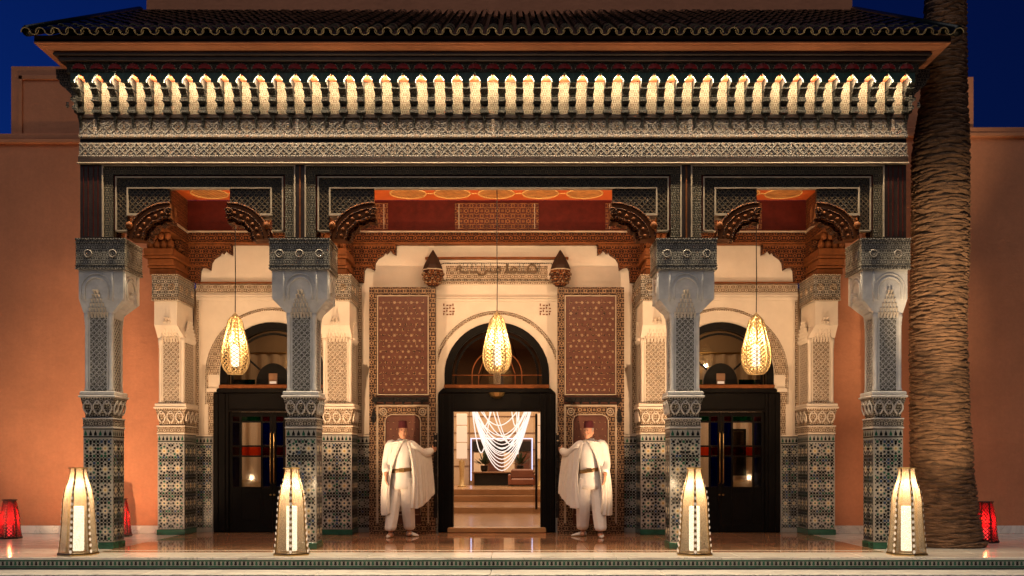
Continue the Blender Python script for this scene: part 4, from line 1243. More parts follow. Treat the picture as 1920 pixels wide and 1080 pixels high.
    b = MB(m); b.tube([(x, y0 + .010, z) for x, z in arch_o], .010, 'gilt_line', 6)
    b.tube([(ax0 + .13, y0 + .012, .62), (ax1 - .13, y0 + .012, .62)], .008, 'gilt_line', 5); b.tube([(ax0 + .03, y0 + .012, .30), (ax1 - .03, y0 + .012, .30)], .008, 'gilt_line', 5)
    b.build('arch_line', t, smooth=True)
    for xx in (ax0 - .03, ax1 + .03):
        b = MB(m); n = 10
        b.tube([(xx + .055 * math.cos(2 * PI * k / 14), y0 + .006, 1.965 + .055 * math.sin(2 * PI * k / 14)) for k in range(14)], .011, 'gilt_line', 6, closed=True)
        b.tube([(xx + .022 * math.cos(2 * PI * k / 8), y0 + .006, 1.965 + .022 * math.sin(2 * PI * k / 8)) for k in range(8)], .010, 'gilt_line', 5, closed=True)
        b.build('scroll_rosette', t, smooth=True)
    b = MB(m)
    for i in range(6):
        for j in range(13):
            x = ax0 + .05 + (ax1 - ax0 - .1) * (i + .5 * (j % 2)) / 5.5; z = .42 + j * .115; r = .017
            b.prism([(x + r * (1 if k % 2 == 0 else .5) * math.cos(PI * k / 5), z + r * (1 if k % 2 == 0 else .5) * math.sin(PI * k / 5)) for k in range(10)], 'y', y0 + .024, y0 + .0295, 'door_band')
    b.build('inlaid_stars', t, kind='stuff')
    b = MB(m)   # hand shaped knocker on its plate
    kx = xa + .075
    b.prism([(kx - .03, 1.80), (kx + .03, 1.80), (kx + .045, 1.86), (kx + .03, 1.93), (kx + .015, 2.0), (kx, 2.02), (kx - .015, 2.0), (kx - .03, 1.93), (kx - .045, 1.86)], 'y', y0 - .02, y0 - .001, 'iron')
    b.tube([(kx + .035 * math.cos(2 * PI * k / 12), y0 - .035, 1.84 + .05 * math.sin(2 * PI * k / 12)) for k in range(12)], .011, 'iron', 6, closed=True)
    b.build('knocker', t)
    b = MB(m)   # studded edge iron the man holds
    b.bbox(xb - .03, xb + .03, y0 - .02, y0 - .0005, .25, 1.62, 'iron', .006)
    for i in range(12): b.lathe([(.004, 1.585 - i * .11), (.018, 1.595 - i * .11), (.018, 1.61 - i * .11), (.004, 1.62 - i * .11)], xb, y0 - .024, 'gilt_line' if i < 2 else 'iron', 7)
    b.tube([(xb, y0 - .02, 1.24), (xb, y0 - .07, 1.26), (xb, y0 - .07, 1.42), (xb, y0 - .02, 1.44)], .011, 'iron', 6)
    b.build('edge_plate', t)
leaf(1); leaf(-1)

# ------------------------------------------------------------------ glazed doors
def doorset(cx, label, main):
    t = thing('arched_doorway' if main else 'glazed_double_door', label, 'doorway' if main else 'door', (cx, YW + .1, 0), None if main else 'glazed double doors of the side bays')
    ya, yb = YW - .02, YW + .20
    wd = 'black_wood'
    b = MB()
    ji = .715
    for s in (-1, 1):
        b.bbox(min(cx + s * ji, cx + s * (HB + .02)), max(cx + s * ji, cx + s * (HB + .02)), ya, yb, 0, 2.285, wd, .012)
        b.bbox(min(cx + s * (ji + .05), cx + s * (ji + .09)), max(cx + s * (ji + .05), cx + s * (ji + .09)), ya - .03, ya - .0005, 0.02, 2.27, wd, .01)
        b.bbox(min(cx + s * (HB - .06), cx + s * (HB - .0)), max(cx + s * (HB - .06), cx + s * (HB - .0)), ya - .03, ya - .0005, 0.02, 2.27, wd, .012)
        b.prism([(cx + s * (HB + .02), 2.286), (cx + s * (HB - .06), 2.36), (cx + s * .7, 2.36), (cx + s * .7, 2.286)], 'y', ya, yb, wd)
    b.build('frame', t)
    b = MB(); b.bbox(cx - ji + .0003, cx + ji - .0003, ya + .02, yb - .02, 1.985, 2.2845, wd, .006); b.bbox(cx - ji, cx + ji, ya - .008, ya + .0195, 1.975, 2.01, 'gilt_line' if False else wd, .006); b.build('lintel_panel', t)
    b = MB(); b.bbox(cx - .86, cx + .86, ya - .035, yb, 2.3605, 2.42, 'brown_wood', .01); b.bbox(cx - .84, cx + .84, ya - .02, yb - .01, 2.29, 2.36, wd, .006); b.build('transom', t)
    if main:
        b = MB(); b.lathe([(.03, 2.19), (.10, 2.225), (.13, 2.27), (.14, 2.285)], cx, ya - .0, 'brass', 10); b.build('transom_boss', t)
    # fanlight
    n = 24
    def arcb(r0, r1, y0, y1, mat):
        b = MB()
        lo = 2.4203
        pts = [(cx - r1, lo)] + arch_pts(cx, r1, n) + [(cx + r1, lo)] + [(cx + r0, lo)] + arch_pts(cx, r0, n)[::-1] + [(cx - r0, lo)]
        N = n + 3
        O = pts[:N]; I = pts[N:][::-1]
        for i in range(N - 1):
            b.prism([O[i], O[i + 1], I[i + 1], I[i]], 'y', y0, y1, mat)
        return b
    arcb(.74, AR - .003, ya + .01, yb - .02, wd).build('fanlight_frame', t)
    arcb(.66, .695, YW + .07, YW + .10, wd).build('fanlight_ring', t)
    b = MB()
    pts = [(cx - .74, 2.4205)] + arch_pts(cx, .742, n) + [(cx + .74, 2.4205)]
    b.add([(x, YW + .085, z) for x, z in pts], [tuple(range(len(pts)))], 'glass_dark' if main else 'glass_dim'); b.build('pane', t)
    if main:
        b = MB(); b.bbox(cx - .74, cx + .74, YW + .068, YW + .10, 2.575, 2.59, 'brown_wood', .003); b.build('glazing_bar', t)
        for xx in (-.30, .30):
            b = MB(); b.bbox(cx + xx - .009, cx + xx + .009, YW + .069, YW + .099, 2.4207, 2.5748, 'brown_wood', .003); b.build('glazing_bar', t)
            b = MB(); b.tube([(cx + xx * (1 - .1 * k), YW + .083, 2.59 + .66 * math.sin(k * .13 + .02)) for k in range(10)], .009, 'brown_wood', 5); b.build('glazing_bar', t)
        arcb(.40, .418, YW + .072, YW + .098, 'brown_wood').build('fanlight_ring', t)
    else:
        # spokes and half round hub
        for k, a in enumerate((38, 90, 142)):
            if k == 1: continue
            ca, sa = math.cos(R(a)), math.sin(R(a))
            b = MB(); b.tube([(cx + ca * .28, YW + .083, 2.50 + sa * .28), (cx + ca * .72, YW + .083, 2.54 + sa * .72)], .018, wd, 6); b.build('spoke', t)
        b = MB()
        hub = [(cx + .28 * math.cos(PI - PI * i / 14), 2.45 + .33 * math.sin(PI - PI * i / 14)) for i in range(15)]
        b.prism([(cx - .28, 2.4206)] + hub + [(cx + .28, 2.4206)], 'y', YW + .06, YW + .11, wd); hb = b.build('hub', t)
        b = MB(); b.bbox(cx - .07, cx + .07, YW + .045, YW + .0595, 2.43, 2.61, 'lobby_trim', .004); b.box(cx - .055, cx + .055, YW + .04, YW + .0448, 2.44, 2.48, 'shade_glow'); b.build('night_light', hb)
        for s in (-1, 1):
            b = MB(); b.box(cx + (.30 if s > 0 else -.66), cx + (.66 if s > 0 else -.30), YW + .06, YW + .079, 2.43, 2.51, 'glass_green'); b.build('green_pane', t)
        # two leaves
        for s in (-1, 1):
            x0, x1 = (cx - ji + .003, cx - .004) if s < 0 else (cx + .004, cx + ji - .003)
            y0, y1 = YW + .03, YW + .08
            w_ = x1 - x0
            b = MB()
            cols = [.055, .165, .195, .505, .535, .645, .708] if s > 0 else [.003, .063, .173, .205, .515, .543, .65]
            cols = [0, .05, .165, .195, .515, .545, .66, w_]
            rows = [0, .12, .72, 1.235, 1.262, 1.40, 1.427, 1.80, 1.825, 1.90, 1.974]
            # stiles
            for i in (0, 2, 4, 6): b.bbox(x0 + cols[i], x0 + cols[i + 1], y0, y1, .003, 1.974, wd, .005)
            for (za, zb) in ((.003, .12), (.72, .745), (1.235, 1.262), (1.40, 1.427), (1.80, 1.825), (1.90, 1.974)):
                for i in (1, 3, 5): b.bbox(x0 + cols[i] + .0004, x0 + cols[i + 1] - .0004, y0 + .004, y1 - .004, za, zb, wd, .004)
            b.box(x0 + cols[1] + .0004, x0 + cols[6] - .0004, y0 + .012, y1 - .012, .1203, .7197, wd)
            b.bbox(x0 + .20, x0 + .51, y0 + .002, y0 + .0115, .20, .64, wd, .004)
            lf = b.build('door_panel', t)
            for (i, za, zb, g) in [(1, .746, 1.234, 'glass_blue'), (3, .746, 1.234, 'glass_clear'), (5, .746, 1.234, 'glass_blue'), (1, 1.263, 1.399, 'glass_red'), (3, 1.263, 1.399, 'glass_orange'), (5, 1.263, 1.399, 'glass_red'),
                                   (1, 1.428, 1.799, 'glass_blue'), (3, 1.428, 1.799, 'glass_clear'), (5, 1.428, 1.799, 'glass_blue'), (1, 1.826, 1.899, 'glass_red'), (3, 1.826, 1.899, 'glass_green'), (5, 1.826, 1.899, 'glass_red')]:
                b = MB(); b.box(x0 + cols[i] + .0005, x0 + cols[i + 1] - .0005, YW + .052, YW + .056, za, zb, g); b.build('pane', lf)
            hx = x1 - .025 if s < 0 else x0 + .025
            b = MB(); b.tube([(hx, y0 - .002, .80), (hx, y0 - .05, .82), (hx, y0 - .05, 1.62), (hx, y0 - .002, 1.64)], .011, 'brass', 8); b.build('pull_handle', lf, smooth=True)
            b = MB(); b.lathe([(.002, .60), (.018, .605), (.018, .625), (.002, .63)], hx, y0 - .02, 'brass', 8); b.build('lock', lf)
    return t
dm = doorset(0.0, 'black framed arched doorway with dark fanlight, open to the lobby', True)
b = MB(); b.bbox(-.80, .80, YW - .14, YW + .10, .001, .085, 'oak', .012); b.build('wooden_sill', dm)
b = MB(); b.tube([(.655, YW + .34, .36), (.655, YW + .34, 1.96)], .02, 'iron', 8); b.build('pull_bar', dm, smooth=True)
b = MB(); b.box(.60, .712, YW + .36, YW + .372, .10, 1.97, 'glass_clear'); b.build('glass_leaf', dm)
doorset(-3.68, 'dark double door with coloured panes in the bay farthest from the palm', False)
doorset(3.68, 'dark double door with coloured panes in the bay nearest the palm', False)

# ------------------------------------------------------------------ rooms behind the doors
lob = thing('lobby', None, None, (0, 10, 0), kind='structure'); del lob['label']
WL = 2.15
y0 = YW + .31
b = MB()
b.box(-WL, WL, YW + .11, 8.0, -.03, .075, 'lobby_floor_stone'); b.build('lobby_floor', lob)
b = MB(); b.bbox(-WL, WL, 8.0, 11.0, -.03, .20, 'lobby_floor_stone', .01); b.build('lobby_step', lob)
b = MB(); b.bbox(-WL, WL, 11.0, 11.4, -.03, .35, 'lobby_floor_stone', .01); b.build('lobby_step', lob)
b = MB(); b.bbox(-WL, WL, 11.4, 17.0, -.03, .50, 'lobby_floor_stone', .01); b.build('lobby_step', lob)
b = MB(); b.box(-WL - .2, -WL, y0, 17, -.03, 5.2, 'lobby_plaster'); b.box(WL, WL + .2, y0, 17, -.03, 5.2, 'lobby_plaster'); b.box(-WL - .2, WL + .2, 17.001, 17.2, -.03, 5.2, 'lobby_plaster'); b.build('lobby_wall', lob)
b = MB(); b.box(-WL, -.97, y0, y0 + .02, .08, 5.0, 'lobby_plaster'); b.box(.97, WL, y0, y0 + .02, .08, 5.0, 'lobby_plaster'); b.box(-.97, .97, y0, y0 + .02, 3.6, 5.0, 'lobby_plaster'); b.build('lobby_wall', lob)
b = MB(); b.box(-WL, WL, y0, 17, 4.6, 4.8, 'lobby_plaster'); b.build('lobby_ceiling', lob)
b = MB()
for zz in (1.05, 1.55, 2.05, 2.55):
    b.box(-1.75, 1.75, 16.97, 16.999, zz, zz + .022, 'lobby_trim')
for xx in (-1.05, 1.05): b.box(xx, xx + .02, 16.972, 16.998, .5, 3.6, 'lobby_trim')
b.build('wall_joint', lob)
lamp('lobby_ceiling_light', 'AREA', (0, 6.0, 4.4), 45, (1.0, .72, .45), (3, 3), aim=(0, 6, 0))
lamp('lobby_ceiling_light', 'AREA', (0, 13.5, 4.4), 110, (1.0, .74, .48), (4, 4), aim=(0, 13.5, 0))

# rope chandelier
ch = thing('rope_chandelier', 'big glowing white chandelier of looped bead ropes inside the lobby', 'chandelier', (.1, 9.5, 2.5))
CXc, CYc, r0 = X(941, 9.5), 9.5, .66
rnd = random.Random(11)
b = MB(); b.tube([(CXc + .68 * math.cos(2 * PI * k / 24), CYc + .5 * math.sin(2 * PI * k / 24), 2.42) for k in range(24)], .03, 'brass', 6, closed=True)
for k in range(4): b.tube([(CXc + .68 * math.cos(PI / 2 * k), CYc + .5 * math.sin(PI / 2 * k), 2.42), (CXc, CYc, 4.59)], .006, 'iron', 4)
b.build('hoop', ch)
def rope(a0, a1, zb, rr=.026, p=2.2):
    pts = []
    for i in range(19):
        u = i / 18
        x = (1 - u) * math.cos(a0) * .68 + u * math.cos(a1) * .68; yy = (1 - u) * math.sin(a0) * .5 + u * math.sin(a1) * .5
        zz = zb + (2.40 - zb) * abs(2 * u - 1) ** p
        pts.append((CXc + x, CYc + yy, zz))
    b = MB(); b.tube(pts, rr, 'chandelier_glow', 6); b.build('bead_rope', ch, smooth=True)
for i in range(7): rope(PI + rnd.uniform(-.12, .12), rnd.uniform(-.12, .12), .97 + .085 * i, .013, 1.9)
for i in range(5): rope(PI + rnd.uniform(-.5, .5), rnd.uniform(-.5, .5), 1.36 + .10 * i, .011, 1.8)
for i in range(9):
    a = rnd.uniform(PI * .8, PI * 1.7); rope(a, a + rnd.uniform(1.0, 2.2), rnd.uniform(1.35, 2.1), .013, 1.9)

# lit alcove, table, plants, sofa at the back of the lobby
al = thing('lit_alcove', 'glass fronted alcove with blue glowing edges behind the chandelier', 'alcove', (0, 16.7, .5))
xa, xb = X(884, 16.6), X(997, 16.6)
b = MB(); b.box(xa, xb, 16.75, 16.96, .62, 1.85, 'lobby_trim'); b.build('back', al)
b = MB(); b.box(xa + .03, xb - .03, 16.70, 16.749, 1.50, 1.80, 'iron'); b.build('header', al)
for xx in (xa - .03, xb):
    b = MB(); b.box(xx, xx + .03, 16.68, 16.749, .62, 1.87, 'blue_glow'); b.build('edge_light', al)
b = MB(); b.box(xa - .03, xb + .03, 16.68, 16.749, 1.872, 1.895, 'blue_glow'); b.build('edge_light', al)
for k in range(4):
    b = MB(); q = xa + (xb - xa) * (k + .5) / 4; b.box(q - .16, q + .16, 16.70, 16.749, .75, 1.46, 'curtain_cloth' if k % 2 == 0 else 'maroon_panel'); b.build('back_panel', al)
tb = thing('console_table', 'long low dark table under the blue lit alcove', 'table', (0, 15.6, .5))
b = MB(); b.bbox(X(884, 15.3), X(1004, 15.3), 15.3, 15.9, .86, .90, 'lobby_trim', .01); b.build('table_top', tb)
for xx in (X(886, 15.3), X(1000, 15.3)):
    for yy in (15.32, 15.84):
        b = MB(); b.box(xx, xx + .04, yy, yy + .04, .5, .859, 'lobby_trim'); b.build('leg', tb)
b = MB(); b.box(X(886, 15.3) + .05, X(1000, 15.3) - .02, 15.5, 15.8, .5, .855, 'iron'); b.build('base_panel', tb)
for px, lab in ((908, 'dark leafy plant on the lobby table, side away from the palm'), (975, 'dark leafy plant on the lobby table, palm side')):
    x = X(px, 15.6)
    t = thing('potted_plant', lab, 'plant', (x, 15.6, .9), 'plants on the lobby table')
    b = MB(); b.lathe([(.07, .901), (.10, .95), (.11, 1.06), (.09, 1.08)], x, 15.6, 'iron', 10); b.build('pot', t)
    b = MB(); rnd = random.Random(px)
    for k in range(60):
        a = rnd.uniform(0, 2 * PI); e = rnd.uniform(.1, 1.45); L = rnd.uniform(.15, .42)
        d = Vector((math.cos(a) * math.cos(e), math.sin(a) * math.cos(e), math.sin(e))); o = Vector((x, 15.6, 1.07)) + d * L * .3
        sdv = Vector((-math.sin(a), math.cos(a), 0)) * .028
        tip = o + d * L; mid = o + d * L * .5
        b.add([o, mid + sdv, tip, mid - sdv], [(0, 1, 2, 3)], 'leaf_dark')
    b.build('foliage', t, kind='stuff')
sf = thing('leather_sofa', 'brown leather sofa beside the lobby table', 'sofa', (X(978, 14.6), 14.6, .5))
sx0, sx1 = X(958, 14.6), X(1000, 14.6)
b = MB(); b.bbox(sx0, sx1, 14.3, 14.9, .54, .72, 'sofa_leather', .03); b.build('seat', sf)
b = MB(); b.bbox(sx0, sx1, 14.85, 15.05, .7, .98, 'sofa_leather', .04); b.build('backrest', sf)
for xx in (sx0 - .08, sx1):
    b = MB(); b.bbox(xx, xx + .08, 14.3, 15.0, .54, .84, 'sofa_leather', .03); b.build('armrest', sf)
for xx in (sx0 + .02, sx1 - .06):
    b = MB(); b.box(xx, xx + .04, 14.35, 14.39, .501, .54, 'iron'); b.build('leg', sf)
for px, lab in ((866, 'tall lobby lamp of three stacked glowing shades on the side away from the palm'), (1014, 'tall lobby lamp of three stacked glowing shades on the palm side')):
    x = X(px, 14.0); dd = (CAMD + 14) / FPX
    t = thing('stacked_shade_lamp', lab, 'lamp', (x, 14, .5), 'lamps in the lobby')
    for k, (pa, pb) in enumerate(((797, 776), (829, 799), (860, 831))):
        b = MB(); b.bbox(x - .14, x + .14, 13.9, 14.1, Z(pa, 14.0), Z(pb, 14.0), 'shade_glow', .01); b.build('lamp_shade', t)
    b = MB(); b.tube([(x, 14, Z(868, 14)), (x, 14, Z(862, 14))], .03, 'brass', 8); b.lathe([(.12, .50), (.11, .53), (.07, .56), (.06, .80), (.08, Z(866, 14)), (.07, Z(863.5, 14))], x, 14, 'pale_brass', 10); b.build('base', t, smooth=True)

# small lit rooms behind the side doors
for s in (-1, 1):
    cx = 3.68 * s
    rm = thing('side_room', None, None, (cx, 5, 0), kind='structure'); del rm['label']
    b = MB(); b.box(cx - 1.38, cx + 1.38, YW + .11, 6.0, -.03, .0, 'lobby_floor_stone'); b.build('room_floor', rm)
    b = MB(); b.box(cx - 1.38, cx + 1.38, 6.0, 6.1, 0, 4, 'lobby_plaster'); b.box(cx - 1.43, cx - 1.38, y0, 6.1, 0, 4.05, 'lobby_plaster'); b.box(cx + 1.38, cx + 1.43, y0, 6.1, 0, 4.05, 'lobby_plaster')
    b.box(cx - 1.378, cx + 1.378, y0, 6.0, 4.0, 4.05, 'lobby_plaster'); b.build('room_wall', rm)
    lamp('side_room_light', 'AREA', (cx, 4.7, 3.85), 14, (1.0, .72, .46), (1.0, 1.0), aim=(cx, 5.2, 0))
    cu = thing('curtain', 'pale curtain behind the glazed door of the palm side bay' if s > 0 else 'pale curtain behind the glazed door of the far side bay', 'curtain', (cx, 5.7, 0), 'curtains behind the side doors')
    b = MB(); n = 60
    rs = [[(cx - 1.2 + 2.4 * k / n if True else 0, 5.8 + .035 * math.sin(k * 1.1) + .01 * math.sin(k * 2.3 + zz), zz) for k in range(n + 1)] for zz in (.05, 1.2, 3.2)]
    b.rings(rs, 'curtain_cloth', cap=False, closed=False); b.build('drape', cu, smooth=True)
    b = MB(); b.tube([(cx - 1.25, 5.8, 3.22), (cx + 1.25, 5.8, 3.22)], .02, 'brass', 8); b.build('curtain_rod', cu)
    if s > 0:
        pf = thing('picture_frame', 'dark narrow picture frame seen through the palm side door', 'picture frame', (X(1390, 5.6), 5.6, 1.5))
        xq = X(1384, 5.6); xr_ = X(1399, 5.6)
        b = MB(); b.box(xr_ - .04, xr_, 5.6, 5.63, .9, 1.78, 'black_wood'); b.box(xq - .14, xr_ - .0402, 5.6, 5.63, 1.74, 1.78, 'black_wood'); b.build('frame', pf)
        b = MB(); b.box(xq - .14, xr_ - .0402, 5.61, 5.62, .9, 1.739, 'glass_dim'); b.build('pane', pf)
    st = thing('bench_seat', 'round brown pouf behind the glazed door on the palm side' if s > 0 else 'round brown pouf behind the glazed door on the far side', 'pouf', (cx + .2 * s, 5.2, 0), 'poufs behind the side doors')
    b = MB(); px_ = X(460, 5.2) if s < 0 else X(1400, 5.2)
    b.lathe([(.30, .01), (.32, .06), (.32, .60), (.28, .78), (.15, .83)], px_, 5.2, 'belt_leather', 18); b.build('cushion', st, smooth=True)
# ------------------------------------------------------------------ pendant lanterns (pierced brass, real holes)
WARM = (1.0, 0.66, 0.34)
def pendant(x, y, zb, label, cab_top, extra=False):
    t = thing('pendant_lantern', label, 'lantern', (x, y, zb), 'pierced brass lanterns hanging in the porch')
    H = .83
    prof = [(.0, .105), (.02, .125), (.06, .165), (.14, .200), (.26, .212), (.38, .198), (.50, .168), (.62, .135), (.74, .108), (.80, .09), (.83, .05)]
    def rad(h):
        for (h0, r0), (h1, r1) in zip(prof, prof[1:]):
            if h0 <= h <= h1: return r0 + (r1 - r0) * (h - h0) / (h1 - h0)
        return prof[-1][1]
    b = MB(); nA, nH = 16, 15
    def pt(i, j, dr=0.0):
        h = H * j / nH; r = rad(h) + dr; a = 2 * PI * i / nA
        r *= 1 - .05 * abs(math.sin(a * 4)) ** 3
        return (x + r * math.cos(a), y + r * math.sin(a), zb + h)
    wd = .13
    for j in range(nH):
        for i in range(nA):
            for s in (0, 1):
                a0, a1 = (i, i + 1) if s == 0 else (i + 1, i)
                b.add([pt(a0 - wd, j), pt(a0 + wd, j), pt(a1 + wd, j + 1), pt(a1 - wd, j + 1)], [(0, 1, 2, 3)], 'pale_brass')
    b.build('pierced_shade', t, kind='stuff')
    for k in range(8):
        a = 2 * PI * (k + .5) / 8 + .2
        b = MB(); b.tube([(x + (rad(h) + .002) * math.cos(a), y + (rad(h) + .002) * math.sin(a), zb + h) for h in [H * q / 16 for q in range(17)]], .009, 'pale_brass', 5); b.build('rib', t, smooth=True)
    b = MB(); b.tube([(x + .108 * math.cos(2 * PI * k / 20), y + .108 * math.sin(2 * PI * k / 20), zb) for k in range(20)], .008, 'pale_brass', 6, closed=True); b.build('lower_ring', t, smooth=True)
    b = MB(); b.lathe([(.055, zb + H - .005), (.04, zb + H + .03), (.012, zb + H + .05), (.008, zb + H + .07)], x, y, 'pale_brass', 12); b.build('cap', t, smooth=True)
    b = MB(); b.lathe([(.004, zb + .10), (.05, zb + .115), (.055, zb + .14), (.055, zb + .36), (.045, zb + .40), (.012, zb + .42)], x, y, 'bulb_glow', 14); b.build('bulb', t, smooth=True)
    b = MB(); b.tube([(x, y, zb + .419), (x, y, zb + H)], .006, 'brass', 6); b.build('stem', t)
    b = MB()
    zc = zb + H + .069
    b.tube([(x, y, zc), (x + .004, y, zc + .5), (x - .003 if extra else x, y, zc + 1.0), (x, y, cab_top)], .007, 'iron', 6); b.lathe([(.05, cab_top - .02), (.05, cab_top)], x, y, 'brass', 12); b.build('cable', t)
    if extra:
        b = MB(); b.tube([(x, y, zb - .002), (x, y, zb - .17)], .05, 'brass', 8) if False else b.lathe([(.03, zb - .165), (.05, zb - .16), (.055, zb - .02), (.04, zb - .0)], x, y, 'lantern_veil', 10); b.build('drop', t)
    lamp('pendant_light', 'POINT', (x, y, zb + .50), 22 if not extra else 26, WARM, .035)
    return t
PY = 1.45
pendant(X(441, PY), PY, Z(701, PY), 'glowing pierced brass lantern hanging in the bay farthest from the palm', 5.40)
pendant(X(932, PY), PY, Z(699, PY), 'glowing pierced brass lantern hanging before the central arched doorway', 5.40, True)
pendant(X(1418, PY), PY, Z(701, PY), 'glowing pierced brass lantern hanging in the bay nearest the palm', 5.40)

# ------------------------------------------------------------------ floor lanterns
def bottle(x, y, H, rb, rt, nseg, rot, t, veil_mat, strip_mat, disc_mat, glow, gz0, gz1, gr, rim_mat, pierced=False):
    lev = [(.0, rb), (.02, rb), (.19 * H, rb * .91), (.38 * H, rb * .845), (.63 * H, rb * .785), (.74 * H, rb * .69), (.87 * H, rt * 1.06), (.96 * H, rt * .92), (H, rt * .95)]
    P = lambda k, z, r: (x + r * math.cos(rot + 2 * PI * k / nseg), y + r * math.sin(rot + 2 * PI * k / nseg), z)
    for k in range(nseg):
        b = MB()
        for (z0, r0), (z1, r1) in zip(lev[1:], lev[2:]):
            def L(z, r, f):
                A, C = Vector(P(k, z, r)), Vector(P(k + 1, z, r)); return A.lerp(C, f)
            b.add([L(z0, r0, .10), L(z0, r0, .90), L(z1, r1, .88 if z1 > .7 * H else .9), L(z1, r1, .12 if z1 > .7 * H else .1)], [(0, 1, 2, 3)], veil_mat)
        sp_ = b.build('shade_panel', t)
        if pierced:
            b = MB(); NZ, NU = 10, 3
            def rr_(z):
                for (z0, r0), (z1, r1) in zip(lev[1:], lev[2:]):
                    if z0 <= z <= z1: return r0 + (r1 - r0) * (z - z0) / (z1 - z0)
                return lev[-1][1]
            for i in range(NZ):
                for j in range(NU):
                    for sg in (0, 1):
                        za, zc = .03 + (H - .04) * i / NZ, .03 + (H - .04) * (i + 1) / NZ
                        f0, f1 = (j / NU, (j + 1) / NU) if sg == 0 else ((j + 1) / NU, j / NU)
                        A = Vector(P(k, za, rr_(za) * 1.01)).lerp(Vector(P(k + 1, za, rr_(za) * 1.01)), f0); C = Vector(P(k, zc, rr_(zc) * 1.01)).lerp(Vector(P(k + 1, zc, rr_(zc) * 1.01)), f1)
                        dv = Vector((0, 0, .0105))
                        b.add([A - dv, A + dv, C + dv, C - dv], [(0, 1, 2, 3)], strip_mat)
            b.build('pierced_lattice', sp_, kind='stuff')
        b = MB()
        for (z0, r0), (z1, r1) in zip(lev[1:], lev[2:]):
            A0, A1 = Vector(P(k, z0, r0 * 1.004)), Vector(P(k, z1, r1 * 1.004))
            d0 = (Vector(P(k + 1, z0, r0)) - A0) * .10; e0 = (Vector(P(k - 1, z0, r0)) - A0) * .10
            f1 = .10 if z1 < .7 * H else .12
            d1 = (Vector(P(k + 1, z1, r1)) - A1) * f1; e1 = (Vector(P(k - 1, z1, r1)) - A1) * f1
            b.add([A0 + e0, A0, A0 + d0, A1 + d1, A1, A1 + e1], [(0, 1, 4, 5), (1, 2, 3, 4)], strip_mat)
        st = b.build('corner_strip', t)
        b = MB(); nd = 13
        for q in range(nd):
            z = .05 * H + .88 * H * q / nd
            for (z0, r0), (z1, r1) in zip(lev[1:], lev[2:]):
                if z0 <= z <= z1: r = r0 + (r1 - r0) * (z - z0) / (z1 - z0)
            c = Vector(P(k, z, r * 1.006)); tz = Vector((-math.sin(rot + 2 * PI * k / nseg), math.cos(rot + 2 * PI * k / nseg), 0)); s_ = .022 * H * (.6 + .4 * (r / rb))
            n_ = Vector((math.cos(rot + 2 * PI * k / nseg), math.sin(rot + 2 * PI * k / nseg), 0)) * .003
            b.add([c + n_ + tz * s_ * math.cos(a) * .8 + Vector((0, 0, 1)) * s_ * math.sin(a) for a in [PI / 3 * i for i in range(6)]], [tuple(range(6))], disc_mat)
        b.build('pierced_discs', st, kind='stuff')
    b = MB(); b.lathe([(rb * 1.04, .001), (rb * 1.06, .012), (rb * 1.04, .03), (rb * .98, .032)], x, y, rim_mat, nseg, rot); b.build('base_ring', t)
    b = MB(); b.tube([P(k, H, rt * 1.02) for k in range(nseg)], .008, rim_mat, 6, closed=True); b.build('top_ring', t)
    b = MB(); b.lathe([(gr * .9, gz0), (gr, gz0 + .01), (gr, gz1 - .01), (gr * .9, gz1)], x, y, glow, 16); b.build('light_tube', t, smooth=True)
    b = MB(); b.lathe([(gr * 1.2, .033), (gr * 1.2, gz0 - .002)], x, y, rim_mat, 16); b.build('tube_foot', t)

LY = -.75
for px, rot, lab in ((147, -1.55, 'glowing gold floor lantern before the corner column farthest from the palm'), (547, -1.42, 'glowing gold floor lantern before the inner column on the side away from the palm'),
                     (1302, -1.70, 'glowing gold floor lantern before the inner column on the palm side'), (1700, -1.58, 'glowing gold floor lantern between the corner column and the palm trunk')):
    x = X(px, LY)
    t = thing('floor_lantern', lab, 'lantern', (x, LY, 0), 'tall glowing lanterns along the terrace edge')
    bottle(x, LY, 1.07, .232, .106, 6, rot, t, 'lantern_veil', 'dark_brass', 'disc_glow', 'tube_glow', .05, .60, .066, 'brass')
    lamp('floor_lantern_light', 'POINT', (x, LY, .84), 7.0, (1.0, .72, .42), .05)
for px, yy, lab in ((18, 1.9, 'small red glowing lantern on the floor at the far end of the terracotta wall'), (226, 2.35, 'small red glowing lantern mostly hidden behind the corner column'), (1848, 1.15, 'small red glowing lantern on the floor beside the palm trunk')):
    x = X(px, yy)
    t = thing('red_lantern', lab, 'lantern', (x, yy, 0), 'small red lanterns by the terracotta walls')
    bottle(x, yy, .58, .17, .098, 6, -1.5, t, 'red_veil', 'iron', 'red_disc', 'red_glow', .04, .20, .032, 'iron', True)
    lamp('red_lantern_light', 'POINT', (x, yy, .30), 7.0, (1.0, .26, .09), .02)

